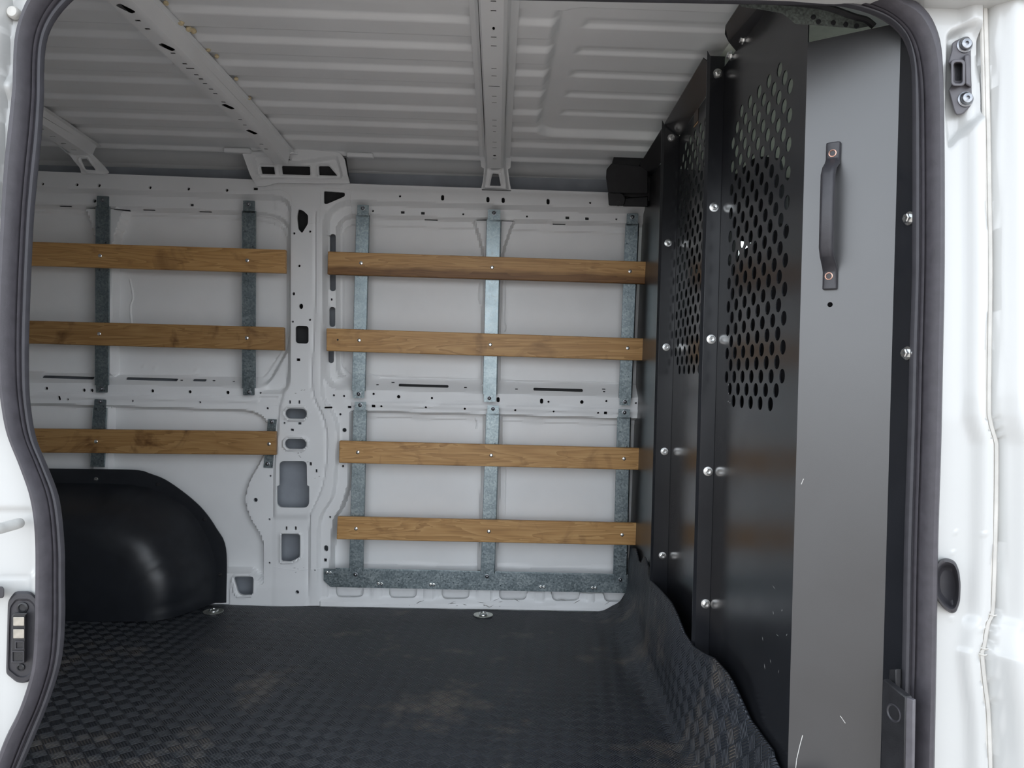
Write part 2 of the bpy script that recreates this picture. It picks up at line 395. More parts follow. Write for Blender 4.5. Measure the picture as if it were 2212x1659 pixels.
P_UL2 = roundpoly([(-700, 416), (560, 458), (620, 474), (620, 748), (572, 834), (-700, 802)], [0, 30, 62, 26, 26, 0])
P_UL3 = roundpoly([(-700, 426), (556, 470), (611, 488), (611, 740), (562, 818), (-700, 788)], [0, 30, 52, 30, 14, 0])
P_LR = [tuple(q) for q in smooth_line([(759, 889), (755, 1010), (752, 1050), (737, 1098), (721, 1130), (714, 1232)], 5)] + [(714, 1262), (1600, 1290), (1600, 914)]
P_LR3 = [(772, 903), (1600, 930), (1600, 1240), (772, 1224)]
P_LL = roundpoly([(-700, 850), (540, 889), (572, 905), (580, 940), (574, 975)], [0, 20, 22, 10, 0]) + [tuple(q) for q in GRV] + [(540, 1236), (-700, 1205)]
def post(x, y, xa, ya, xb, yb, flare, hw):
    xc = xa + (xb - xa) * (y - ya) / (yb - ya)
    w_ = hw + flare * np.clip(1 - (y - ya) / 95, 0, 1) ** 1.5
    return ss(w_ + 2.2, w_ - 2.2, np.abs(x - xc)) * ss(ya - 2, ya + 3, y)
def wall_h(P):
    x, y = P[:, 0], P[:, 1]; h = np.zeros(len(P))
    r = ss(686, 700, x)
    tA = y - (401 + SL * 1.14 * (x - 900))
    h -= .010 * ss(18, -4, tA) * ss(740, 790, x)
    h -= .025 * ss(6, -6, sd(P, P_UR1)); d2 = sd(P, P_UR2)
    h -= .024 * ss(4, -4, d2); h -= .007 * ss(1.5, -1.5, sd(P, P_UR3))
    tl = y - (826 + SL * (x - 993))
    led = np.where(tl < -2, h, -.046 + .046 * np.clip(tl / 22, 0, 1))
    h = np.where(tl > -2, h + (led - h) * ss(715, 750, x), h)
    h -= .025 * ss(6, -6, sd(P, P_UL1)); h -= .024 * ss(5, -5, sd(P, P_UL2)); h -= .007 * ss(1.5, -1.5, sd(P, P_UL3))
    tl = y - (815 + SL * (x - 325)); led = -.046 + .046 * np.clip(tl / 17, 0, 1)
    h = np.where((tl > -1) & (x < 690), h + (led - h) * ss(580, 545, x), h)
    h -= .050 * ss(2.5, -2.5, sd(P, P_LR)); h -= .006 * ss(1.5, -1.5, sd(P, P_LR3))
    h -= .040 * ss(3.5, -3.5, sd(P, P_LL))
    # crease along the middle rail
    cr = y - np.where(x > 690, 868 + SL * (x - 880), 851.5 + SL * .9 * (x - 300))
    h -= .004 * np.exp(-(cr / 1.8) ** 2) * np.where((x > 745) | (x < 600), 1, 0)
    h += .004 * ss(-3, 3, cr) * ss(14, 10, cr) * ((x > 760) | (x < 560))
    # upright posts behind the metal struts
    for a in ((1067, 473, 1058, 832, 26, 19), (222, 447, 219, 812, 26, 19), (1065, 893, 1052, 1240, 0, 19), (216, 880, 212, 1100, 0, 19)):
        h = np.maximum(h, -.054 + .042 * post(x, y, *a) * ss(a[3] + 6, a[3] - 6, y))
    # pillar face, rolled ridge and its shoulders
    band = (x > 560) & (x < 780)
    xp = np.interp(y, PILL[:, 1], PILL[:, 0]); xl = np.interp(y, RIBL[:, 1], RIBL[:, 0]); xr = np.interp(y, RIBR[:, 1], RIBR[:, 0])
    up = ss(440, 475, y)
    face = ss(-4, 3, x - xp) * ss(2.5, -2.5, x - xl)
    h += up * band * face * (.010 - .008 * ss(1108, 1124, y))
    h += up * band * ss(-2.5, 2.5, x - xl) * ss(4, -4, x - xr) * .014 * ss(1300, 1225, y)
    h -= up * band * .004 * np.exp(-((x - xl + 1) / 2.) ** 2)
    # raised lips round the big pillar holes
    for q in LIPS:
        d = sd(P, q); h += .007 * np.exp(-((d - 3.0) / 2.0) ** 2)
    # sill: shallow scallops between the holes, kick-out towards the floor
    sb = y - (1290 + .018 * (x - 800)); sill = (x > 690)
    h += np.where(sill, .010 * ss(4, 12, sb), .004 * ss(-20, 10, y - 1265) * (x > 495))
    for c in (755, 870, 984, 1108, 1222, 1330):
        h -= sill * .007 * ss(50, 44, np.abs(x - c)) * ss(1262, 1268, y) * ss(6, -2, sb)
    for cx_, cy_, r_ in ((177, 791, 5), (296, 793, 5.5), (320, 797, 4.5), (413, 801, 5)): h += .0022 * ss(r_ + 1, r_ - 1, np.hypot(x - cx_, y - cy_))
    # square socket in the roof rail, step where the top plate laps the rail
    h += .003 * ss(-2, 2, x - 590) * ss(742, 738, x) * ss(452, 448, y - .02 * (x - 600)) * ss(398, 402, y)
    return h
big = [rrect(618, 882, 664, 904, 11, 6, .02), rrect(617, 947, 663, 969, 11, 6, .02),
       roundpoly([(605, 995), (664, 995), (665, 1047), (669.5, 1049), (669.5, 1096), (600, 1095), (600, 1049), (605, 1047)], [11, 10, 1, 1, 15, 14, 1, 1]),
       roundpoly([(608, 1153), (648, 1154), (648, 1203), (628, 1213), (608, 1212)], [5, 6, 5, 3, 4])]
LIPS = [big[0], big[1], big[3], roundpoly([(504, 1245), (548, 1245), (547, 1284), (512, 1286)], 10)]
wh = list(big) + [
    roundpoly([(645, 452), (655, 455), (667, 466), (667, 484), (654, 505), (646, 496), (643, 470)], [4, 5, 4, 5, 4, 3, 4]),
    roundpoly([(700, 413), (745, 416), (745, 424), (707, 441), (700, 440)], [3, 5, 5, 4, 3]),
    circ(637, 505, 2.6), circ(671, 501, 2.6), circ(648, 575, 2.8), circ(636, 635, 2.8, ry=3.8), circ(652, 662, 4.4, ry=6), circ(634, 695, 2.3), circ(671, 691, 2.3),
    rrect(640, 704, 668, 742, 6), rc(646, 777, 8, 6), rc(628, 868, 4, 7), rc(648, 868, 4, 7), circ(616, 913, 2.4), rc(649, 914, 7, 5), rc(633, 928, 7, 5),
    rc(672.5, 1001, 5, 7), rc(685, 1016, 4, 7), rc(619, 1141, 4, 8), rc(639, 1141, 4, 8), circ(643, 1278, 4),
    roundpoly([(504, 1246), (548, 1245), (547, 1284), (517, 1286)], [8, 4, 5, 12]),
    circ(735, 895, 2.5), circ(744, 929, 4.6), circ(741, 1007, 2.5), circ(713, 1117, 2.4), rrect(700, 1178, 709, 1191, 4.4), rc(703, 1210, 6, 7),
    circ(578, 882, 2.5), circ(552, 1080, 4.6), circ(584, 1028, 2.4), circ(582, 1122, 2.4), circ(582, 1216, 2.4),
    rrect(709, 503, 722, 552, 6), rrect(709, 588, 722, 628, 6), rrect(708, 662, 721, 706, 6), rrect(706, 748, 718, 785, 6), rc(713, 646, 4, 5), circ(708.5, 507, 1.3),
    rrect(702, 878, 718, 882, 1.2), rrect(751, 877, 759, 882, 1.2), circ(682, 1229, 1.8)]
for x_, y_ in ((956, 427), (1054, 431), (1087, 432.5), (1184, 435.5)): wh.append(rrect(x_ - 3.4, y_ - 6, x_ + 3.4, y_ + 6, 3.3))
for x_, y_, r_ in ((864, 424, 2.6), (1275, 438, 2.4), (803, 453, 2.6), (1000, 460, 2.4), (1139, 465, 2.4), (1334, 471, 2.4), (721, 854, 2.5), (743, 855.5, 2.5), (807, 851, 2.6), (861, 857, 3.8), (933, 860, 2.6),
                 (1185, 868, 2.5), (1257, 868.5, 4), (1310, 866.5, 2.5), (1374, 871, 2.3), (824, 877.5, 2.5), (920, 880, 2.5), (1004, 883, 2.5), (1113, 886, 2.4), (1196, 889, 2.4), (1292, 892, 2.4),
                 (92, 397, 3.2), (166, 399, 3.5), (214, 400.5, 3.6), (324, 405, 3.4), (407, 408, 3.4), (490, 411, 3.3), (196, 431, 4),
                 (100, 839, 3.8), (181, 843, 4), (198, 843.5, 4), (329, 844.5, 3.8), (410, 846.5, 3.8), (492, 848, 3.8), (562, 849, 2.3), (146, 863, 2.6), (286, 866, 2.6), (432, 869, 2.6)):
    wh.append(circ(x_, y_, r_, 8 if r_ < 3 else 12))
for a in ((868, 456, 8, 6), (912, 458, 8, 6), (1227, 468, 8, 6), (1270, 470, 8, 6), (807, 877, 8, 6), (1308, 892, 7, 6), (552, 408, 10, 5.5), (408, 440, 8, 5.5), (929, 470.5, 29, 2.2), (1210, 480, 28, 2.2),
          (130, 442, 28, 2.2), (311, 449.5, 28, 2.2), (435, 453.5, 28, 2.2), (846, 827.5, 7, 2.2), (813, 832, 6, 2.2), (1005, 838, 6, 2.2), (1116, 841.5, 6, 2.2), (1307, 842, 8, 2), (1307, 847, 5, 2),
          (384, 822.5, 7, 2.2), (454, 823.5, 7, 2.2), (498, 825, 5, 2.2), (1041, 473.5, 24, 3), (1096, 475.5, 26, 3), (194, 447, 30, 3), (254, 450, 30, 3)): wh.append(rc(*a))
for a in ((859, 831.5, 968, 837, 2.6), (1153, 840, 1261, 846, 2.6), (80, 813.5, 194, 819, 2.6), (262, 817.5, 376, 823, 2.6), (408, 820, 438, 825, 2.4)): wh.append(rrect(*a))
for x_, y_ in ((1076, 863.5), (1170, 866.5), (128, 860)): wh.append(rrect(x_ - 3.5, y_ - 5.5, x_ + 3.5, y_ + 5.5, 3.4))
for x0, x1, y0, y1 in ((725, 785, 1266, 1291), (840, 900, 1268, 1293), (954, 1014, 1270, 1295), (1078, 1138, 1272, 1297), (1192, 1252, 1274, 1299), (1305, 1360, 1276, 1301)):
    wh.append(roundpoly([(x0, y0), (x1, y0), (x1, y1), (x0, y1)], [3, 3, 13, 13]))
wo_ = [(-540, 345), (543, 387.5), (600, 391), (757, 396.5), (1040, 406), (1041, 410), (1104, 412), (1104, 408), (1450, 420), (1450, 1322), (1240, 1317), (1000, 1313), (690, 1307.5), (593, 1309), (485, 1305), (-540, 1295)]
inner = sheet('pressed_panel', wo_, wh, 4.0, lambda P: W(P) + WN * wall_h(P)[:, None], -WN, M['paint'], wall, rim=.009)

# backing sheets behind rail, pillar and gusset holes, coloured dark as shade; sill closing sheet
for q, off, mt in (([(-540, 352), (620, 394), (620, 456), (-540, 420)], -.034, 'holedark'), ([(700, 398), (1450, 421), (1450, 480), (730, 457), (700, 452)], -.034, 'holedark'),
                   ([(-540, 802), (600, 829), (600, 878), (-540, 842)], -.047, 'holedark'), ([(700, 822), (1450, 843), (1450, 903), (700, 882)], -.047, 'holedark'),
                   ([(629, 400), (701, 404), (697, 800), (627, 800)], -.045, 'holedark'), ([(600, 1120), (680, 1120), (680, 1148), (600, 1148)], -.045, 'holedark'), ([(545, 337), (748, 341), (756, 393), (556, 392)], -.018, 'holedark'),
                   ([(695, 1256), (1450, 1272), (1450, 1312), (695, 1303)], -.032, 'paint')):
    mk('hole_backing', W(q, off), [tuple(range(len(q)))], M[mt], wall, smooth=None)

# folded top edge of the roof rail and the outer skin above it, up to the roof
XL, XR = -2.25, .56
def strip(name, prof, mat, parent, x0=XL, x1=XR, smooth=40, **k):
    V = [(x0, y, z) for y, z in prof] + [(x1, y, z) for y, z in prof]; n = len(prof)
    return mk(name, V, [(i, i + 1, n + i + 1, n + i) for i in range(n - 1)], mat, parent, smooth=smooth, recalc=False, **k)
strip('upper_skin', [(2.70, 1.40), (2.775, 1.44), (2.79, 1.485), (2.788, 1.492), (2.776, 1.498), (2.786, 1.505), (2.775, 1.55), (2.735, 1.576), (2.66, 1.582), (2.61, 1.577)], M['paint'], wall)
a = W([(-540, 345), (543, 387.5)]); b = W([(757, 396.5), (1450, 420)])
for q in (a, b): mk('rail_top', np.vstack([q, q + (0, .075, -.004)]), [(0, 1, 3, 2)], M['paint'], wall, smooth=None, recalc=False)

# sealer beads and lapped seams in the panel
def bead(pts, r, off, name='sealer_bead', mat='paint', h=True):
    P = smooth_line(pts, 6) if len(pts) > 2 else resample(pts, 8)
    if h: P = resample(P, max(8, len(P)))
    Q = W(P) + WN * ((wall_h(P) if h else 0)[:, None] + off if h else off)
    m = MB(); m.tube(Q, r, 6); return m.mk(name, M[mat], wall)
for pts, r in (([(730, 760), (733, 790), (748, 806), (764, 813), (790, 809), (830, 815), (1000, 820), (1035, 821)], .0026), ([(1090, 824), (1160, 827), (1250, 826), (1340, 830), (1400, 832)], .0024), ([(265, 600), (272, 640), (266, 662), (269, 700)], .004),
               ([(1093, 560), (1092, 640), (1090, 690), (1094, 706), (1091, 716)], .003), ([(1036, 610), (1034, 640), (1037, 655)], .0045), ([(735, 470), (729, 520), (729, 600), (728, 680)], .0018),
               ([(600, 478), (585, 466), (560, 462), (552, 461)], .0018), ([(1094, 560 + 400), (1092, 1080), (1091, 1120)], .002), ([(1027, 905), (1030, 918), (1028, 930)], .005)):
    bead(pts, r, .0005)
for pts in ([(591, 1224), (640, 1232), (668, 1229)], [(668, 1227), (714, 1228)], [(760, 411), (757, 440), (759, 463)], [(563, 412), (590, 411), (612, 412), (628, 424), (632, 440), (640, 447)],
            [(566, 876), (600, 876)], [(697, 406), (740, 408), (756, 410)], [(694, 410), (693, 480)], [(668, 483), (692, 482)]):
    bead(pts, .0012, .0002, 'lap_seam')

# wide gusset joining pillar and roof bow
GP = roundpoly([(529, 335), (576, 330), (583, 318), (640, 312), (655, 326), (738, 334), (748, 348), (757, 397), (690, 398), (600, 396), (575, 404), (556, 404), (548, 388)], [3, 6, 6, 8, 14, 8, 5, 2, 2, 2, 4, 5, 2])
gh = [roundpoly([(565, 361), (594, 362), (596, 378), (568, 377)], 2), roundpoly([(610, 359), (671, 361), (672, 380), (612, 378)], 3), roundpoly([(690, 360), (712, 360), (730, 381), (691, 380)], 2.5), roundpoly([(595, 340), (612, 340), (634, 350), (604, 350)], 3), rc(590, 331, 11, 1.8)]
GI = [roundpoly([(549, 339), (588, 338), (594, 352), (640, 356), (730, 342), (742, 386), (690, 388), (562, 386)], 8)]
def gus_h(P):
    h = -.018 * ss(4, -4, sd(P, GI[0])) + .0
    for q in gh[:4]: h += .005 * np.exp(-((sd(P, q) - 3) / 2) ** 2)
    return h + .016 * ss(396, 380, P[:, 1]) + .012
sheet('pillar_gusset', GP, gh, 2.5, lambda P: W(P) + WN * gus_h(P)[:, None], -WN, M['paint'], wall, rim=.007)

# small scuffs and chips where loads have rubbed the paint
rng = random.Random(3)
M['scuff'] = simple('dark_scuff', (.26, .25, .24), .7, var=.3, scale=200)
def scuffs(name, n, boxes, to, parent, mat='scuff', ln=(4, 14), wd=.9, ang=None):
    m = MB()
    for _ in range(n):
        x0, y0, x1, y1 = rng.choice(boxes); x, y = rng.uniform(x0, x1), rng.uniform(y0, y1); l = rng.uniform(*ln); a = rng.uniform(-.5, .5) if ang is None else rng.gauss(ang, .35); ww = wd * rng.uniform(.4, 1)
        d = np.array([math.cos(a), math.sin(a)]); q = np.array([-d[1], d[0]])
        c = np.array([x, y]); P = [c - d * l / 2, c + q * ww, c + d * l / 2, c - q * ww]
        T = to(np.array(P)); m.add(T, [(0, 1, 2, 3)])
    return m.mk(name, M[mat], parent, smooth=None, recalc=False)
wt = lambda P: W(P) + WN * (wall_h(P) + .0006)[:, None]
scuffs('scuff_marks', 20, [(600, 835, 665, 850), (595, 1225, 665, 1236), (660, 995, 700, 1035), (640, 835, 655, 1000)], wt, inner, ln=(2, 8), wd=.7)
scuffs('scuff_marks', 18, [(720, 1296, 1330, 1308)], wt, inner, ln=(3, 22), wd=.8)

# ------------------------------------------------------------------ fasteners shared by many things
def screw_mesh():
    m = MB(); m.lathe((0, 0, 0), (0, -1, 0), [(.0001, -.001), (.0062, -.001), (.0062, .0006), (.0045, .0018), (.0001, .0020)], 12)
    for a, b in (((-.0035, -.0022, -.0007), (.0035, -.0012, .0007)), ((-.0007, -.0022, -.0035), (.0007, -.0012, .0035))): m.box(a, b)
    return m
def bolt_mb(c, ax, r=.0065, dome=True):
    m = MB()
    if dome: m.lathe(c, ax, [(r * 1.25, 0), (r * 1.25, .0015), (r, .0018), (r * .9, .004), (r * .5, .0062), (.0002, .0066)], 14)
    else:
        m.lathe(c, ax, [(r * 1.55, 0), (r * 1.55, .0025), (r * 1.05, .003)], 18)
        m.lathe(c, ax, [(r * 1.05, .003), (r * 1.05, .0085), (r * .85, .0095), (r * .5, .0095), (.0002, .0085)], 6)
    return m

# ------------------------------------------------------------------ galvanised uprights
def strut(quad, bolts, label, side=1, chan=(22, 16), off=.030, small=False, group='galvanised uprights on the van wall'):
    tl, tr, br, bl = [np.array(q, float) for q in quad]
    base = W([(tl + tr + br + bl) / 4], off)[0]
    L = lambda t, s: tl + (bl - tl) * t + ((tr + (br - tr) * t) - (tl + (bl - tl) * t)) * s
    m = MB(); th = .0025
    def plate(P, off0, off1):
        m.prism(W(P, off1), W(P, off0))
    H = np.linalg.norm(bl - tl)
    if small:
        plate([tl, tr, br, bl], .006, .009)
    else:
        t0, t1 = chan[0] / H, 1 - chan[1] / H
        plate(roundpoly([L(0, 0), L(0, 1), L(t0 * 1.2, 1), L(t0 * 1.2, 0)], [2, 2, 0, 0], 3), off - .003, off)
        plate(roundpoly([L(t1, 0), L(t1, 1), L(1, 1), L(1, 0)], [0, 0, 2, 2], 3), off - .003, off)
        # channel: web and two turned-back flanges with small rounded corners
        c = lambda s, d: (s, d)
        sec = [c(-.10, off - .034), c(-.10, off - .004), c(-.06, off), c(1.01, off), c(1.11, off - .007), c(1.11, off - .034), c(1.04, off - .034), c(1.03, off - .004), c(-.03, off - .004), c(-.04, off - .034)]
        rings = [[W([L(t, s)], d)[0] for s, d in sec] for t in np.linspace(t0, t1, 4)]
        m.loft(rings)
    o = m.mk('metal_strut', M['galv'], smooth=40, loc=base)
    tag(o, label, 'metal strut', group)
    for x, y in bolts:
        p = W([(x, y)], .009 if small else off)[0]
        b_ = bolt_mb((0, 0, 0), WN, .0062).mk('bolt', M['darkzinc'], o, loc=p * 0) if False else None
        mb = bolt_mb(p, WN, .0060); mb.mk('bolt', M['darkzinc'], o, loc=p)
    return o
strut([(772, 442), (797, 443), (787, 860), (762, 860)], [(784, 450), (775, 851)], 'upper galvanised upright just right of the pillar, behind the two upper right slats')
strut([(1054, 452), (1081, 453), (1071, 868), (1045, 868)], [(1067, 460), (1057, 860)], 'bright upper galvanised upright in line with the middle roof bow')
strut([(1354, 461), (1379, 461), (1362, 876), (1338, 875)], [(1366, 469), (1350, 868)], 'upper galvanised upright beside the black partition, under the black plastic cover')
strut([(766, 868), (791, 868), (782, 1252), (756, 1252)], [(778, 875), (768, 1241)], 'lower galvanised upright nearest the pillar, standing on the bottom rail', chan=(18, 18))
strut([(1053, 875), (1078, 876), (1066, 1256), (1040, 1255)], [(1065, 883), (1052, 1245)], 'lower galvanised upright at mid bay, standing on the bottom rail', chan=(18, 18))
strut([(1336, 883), (1361, 884), (1352, 1260), (1326, 1259)], [(1349, 891), (1340, 1252)], 'lower galvanised upright by the curled mat corner, standing on the bottom rail', chan=(18, 18))
strut([(209, 423), (236, 424), (233, 848), (207, 848)], [(222, 432), (220, 840)], 'upper dark galvanised upright left of the pillar, further from it, above the wheel arch')
strut([(525, 433), (551, 434), (550, 854), (525, 854)], [(537, 441), (538, 847)], 'upper galvanised upright just left of the pillar, at the ends of two slats')
strut([(204, 862), (230, 863), (224, 1009), (197, 1008)], [(217, 867)], 'short lower galvanised upright running down behind the black wheel arch cover', chan=(18, 0.01))
strut([(579, 905), (598, 906), (589, 1011), (569, 1010)], [(587, 911), (578, 1002)], 'small flat galvanised plate holding the slat end beside the pillar', small=True)

# bottom rail
m = MB(); P = [(699, 1228), (760, 1229.5), (1390, 1244), (1390, 1282), (714, 1268), (699, 1254)]
m.prism(W(P, .024), W(P, .020))
Q = [(725, 1229), (1388, 1243.6)]; a, b = W(Q, .024), W(Q, .0)
m.prism(np.vstack([a, b[::-1]]), np.vstack([a, b[::-1]]) + (0, 0, .004))
rail = m.mk('mounting_rail', M['galv'], smooth=40)
tag(rail, 'long horizontal galvanised rail along the foot of the wall, just above the floor', 'metal rail')
for x, y in ((706, 1237), (817, 1261), (930, 1263), (1168, 1268), (1280, 1270)):
    for dx in (0, 7):
        p = W([(x + dx, y + dx * .05)], .024)[0]; bolt_mb(p, WN, .0042).mk('bolt', M['zinc'], rail, loc=p)

# ------------------------------------------------------------------ wooden slats
screw0 = None
def slat(quad, screws, label, mat='wood'):
    global screw0
    off, th = .052, .019
    A = W(quad, off); B = A + np.array([0, th, 0])
    m = MB(); m.prism(A, B)
    o = m.mk('wooden_slat', M[mat], bevel=.0025)
    tag(o, label, 'wooden slat', 'wooden slats along the van wall')
    for x, y in screws:
        p = W([(x, y)], off + .0003)[0]
        if screw0 is None: screw0 = screw_mesh().mk('screw', M['zinc'], o, loc=np.zeros(3)); screw0.location = Vector(p - WLOC[o.name]); WLOC[screw0.name] = p
        else: copy_obj(screw0, o, p)
    return o
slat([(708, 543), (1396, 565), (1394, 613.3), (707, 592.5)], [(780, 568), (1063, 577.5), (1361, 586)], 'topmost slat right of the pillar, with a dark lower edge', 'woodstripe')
knotted = slat([(705, 709), (1396, 731.3), (1395, 779), (705, 758)], [(776, 735), (1059, 744.5), (1356, 752)], 'second slat down right of the pillar, with a small knot hole at its left end')
p = W([(729.5, 734)], .0522)[0]; m = MB(); m.lathe(p, WN, [(.0036, -.001), (.0034, .0003), (.0001, .0003)], 12); m.mk('knot', M['holedark'], knotted)
slat([(733, 952), (1394, 968.3), (1393, 1015.5), (732, 1000)], [(773, 977), (1061, 983.5), (1348, 991)], 'third slat down right of the pillar, just below the middle rail')
slat([(729, 1116), (1391, 1130.4), (1390, 1178.5), (727, 1165)], [(769, 1142), (1056, 1148), (1344, 1155.5)], 'lowest slat right of the pillar, pale with brown stains at its left end')
slat([(-520, 503.5), (617, 539.3), (617, 590), (-520, 556)], [(216, 552.5), (534, 562.5)], 'topmost slat left of the pillar, light brown', 'wood')
slat([(-520, 677), (613.5, 707), (614, 757), (-520, 726)], [(214, 721), (533, 730)], 'middle slat left of the pillar, dark and scuffed, below the light brown one', 'wooddark')
slat([(-520, 919), (596, 932), (596, 983), (-520, 972)], [(207, 954), (581, 959)], 'lowest slat left of the pillar, dark, just above the wheel arch', 'wooddark')

# ------------------------------------------------------------------ wheel arch cover
r0 = [(489, 1301), (489, 1187), (468, 1141), (438, 1099), (400, 1065), (358, 1036), (325, 1023), (295, 1015), (200, 1013), (105, 1012)]
r1 = [(466, 1302), (468, 1230), (455, 1179), (430, 1129), (396, 1091), (333, 1057), (300, 1050), (274, 1046), (200, 1044), (118, 1043)]
def arch_ring(px, off, n=48):
    P = W(smooth_line(px, 6), off)
    xc = W([(118, 1200)])[0][0]
    mir = P[::-1].copy(); mir[:, 0] = 2 * xc - mir[:, 0] ; 
    q = np.vstack([P, mir[1:]]); return resample(q, 2 * n)
A0, A1 = arch_ring(r0, .004), arch_ring(r1, .007)
A0[:, 2] = np.maximum(A0[:, 2], -.0); c0 = np.array([A1[:, 0].mean() * 0 + (A1[0, 0] + A1[-1, 0]) / 2, 0, 0.0])
def shrink(dx, dy_front, k=None):
    R = A1.copy(); hw = (A1[:, 0].max() - A1[:, 0].min()) / 2; ht = A1[:, 2].max()
    R[:, 0] = c0[0] + (R[:, 0] - c0[0]) * (1 - dx / hw); R[:, 2] = R[:, 2] * (1 - dx / ht); R[:, 1] = R[:, 1] - dy_front
    return R
rings = [A0, A0 + WN * .004, A0 * .6 + A1 * .4 + WN * .004, A1 + WN * .001]
n = len(A1); ang = np.linspace(0, 1, n)
groove = sum(np.exp(-((ang - g) / .006) ** 2) for g in (.035, .125, .165, .875))
prof = [(.004, .006), (.014, .03), (.034, .08), (.056, .13), (.072, .160), (.086, .180), (.104, .196), (.128, .207), (.16, .212), (.22, .214), (.28, .215)]
for dx, df in prof:
    R = shrink(dx, df); R[:, 0] += -np.sign(R[:, 0] - c0[0]) * groove * .006 * (.02 < dx < .2); R[:, 2] -= groove * .004 * (.02 < dx < .2); rings.append(R)
last = rings[-1].copy(); 
for k in (.55, .1): 
    Rk = last.copy(); Rk[:, 0] = c0[0] + (Rk[:, 0] - c0[0]) * k; Rk[:, 2] = .0 + Rk[:, 2] * k; rings.append(Rk)
m = MB(); m.loft(rings, closed=False)
arch = m.mk('wheel_arch_cover', M['arch'], smooth=50, recalc=True)
tag(arch, 'rounded black plastic wheel arch cover on the floor against the white wall', 'wheel arch cover')
for x, y in ((208, 1035), (341, 1046), (442, 1122), (475, 1241)):
    p = W([(x, y)], .010)[0]; bolt_mb(p, WN, .0055).mk('bolt', M['zinc' if x < 300 else 'plastic'], arch, loc=p)

# ------------------------------------------------------------------ black plastic cover in the top corner
m = MB()
def lump(px, f, b=0.): m.prism(W(px, f), W(px, b))
cov = MB()
def pbox(px, f, b=0.):
    mm = MB(); mm.prism(W(px, f), W(px, b)); return mm
cover = pbox(roundpoly([(1326, 338), (1334, 334), (1425, 337), (1425, 440), (1330, 420), (1322, 352)], 3), .075, -.01).mk('plastic_cover', M['plastic'], bevel=.006)
tag(cover, 'lumpy black plastic cover in the top corner between wall rail and black partition', 'plastic cover')
pbox(roundpoly([(1310, 366), (1322, 352), (1400, 360), (1400, 418), (1314, 418), (1309, 384)], 3), .110, 0).mk('front_block', M['plastic'], cover, bevel=.007)
pbox(roundpoly([(1345, 428), (1400, 424), (1400, 447), (1345, 446)], 3), .085, 0).mk('lower_step', M['plastic'], cover, bevel=.005)
pbox(roundpoly([(1313, 416), (1346, 417), (1352, 432), (1347, 445), (1315, 444)], [3, 8, 4, 4, 3]), .120, 0).mk('foot', M['plastic'], cover, bevel=.004)
p = W([(1336, 439)], .121)[0]; mm = MB(); mm.lathe(p, WN, [(.009, -.006), (.009, .001), (.0065, .001), (.0065, -.002), (.0002, -.002)], 16); mm.mk('clip', M['plastic'], cover)
# ------------------------------------------------------------------ roof: ribbed skin, bows, feet
def roof_z(X, Y):
    z = 1.591 - .018 * np.clip((Y - 2.02) / .6, 0, 2) ** 2 - .018 * np.clip((1.55 - Y) / .6, 0, 2) ** 2
    p = ((Y - 1.66) / .138) % 1.0
    rib = 1 - ss(-.085, .085, ((p + .5) % 1) - .5) + ss(.46, .60, p)          # 1 = up, 0 = down
    rib = np.where(p > .5, ss(.48, .56, p), 1 - ss(-.062, .062, np.where(p > .8, p - 1, p)))
    rib = np.where(p > .88, 1 - ss(-.062, .062, p - 1), rib)
    pad = ss(.010, -.012, sdbox(X, Y, .115, 1.585, 1.2, 2.385, .06))
    # beads pressed into the pad
    y0 = np.round((Y - 1.71) / .1385) * .1385 + 1.71; i = np.round((Y - 1.71) / .1385)
    left = .183 + 0 * i; t = Y - y0
    gv = np.where((i >= 0) & (i <= 4), ss(-.050, -.012, t) * ss(.007, -.005, t) * ss(left - .012, left + .012, X) * ss(.515, .485, X), 0)
    return z + (rib * .012 - .012) * (1 - pad) + pad * (.010 - .0) - pad * 0 - pad * .008 * (gv - 0) * -1 - pad * .008 * 0
def sdbox(X, Y, x0, y0, x1, y1, r):
    qx = np.abs(X - (x0 + x1) / 2) - (x1 - x0) / 2 + r; qy = np.abs(Y - (y0 + y1) / 2) - (y1 - y0) / 2 + r
    return np.hypot(np.maximum(qx, 0), np.maximum(qy, 0)) + np.minimum(np.maximum(qx, qy), 0) - r
xs = np.r_[np.linspace(-2.25, .06, 24), np.arange(.07, .30, .006), np.arange(.30, .57, .015)]; ys = np.arange(1.0, 2.632, .0028)
gx, gy = np.meshgrid(xs, ys); Z = roof_z(gx, gy); V = np.stack([gx.ravel(), gy.ravel(), Z.ravel()], 1); nx, ny = len(xs), len(ys)
idx = np.arange(nx * ny).reshape(ny, nx); q = np.stack([idx[:-1, :-1].ravel(), idx[1:, :-1].ravel(), idx[1:, 1:].ravel(), idx[:-1, 1:].ravel()], 1)
ceil = mk('ceiling', V, q.tolist(), M['paint'], smooth=60, recalc=False)
tag(ceil, 'white ribbed sheet metal van roof seen from inside', 'ceiling', kind='structure')
strip('roof_edge', [(2.628, 1.5625), (2.632, 1.560), (2.64, 1.568), (2.63, 1.575)], M['paint'], ceil)

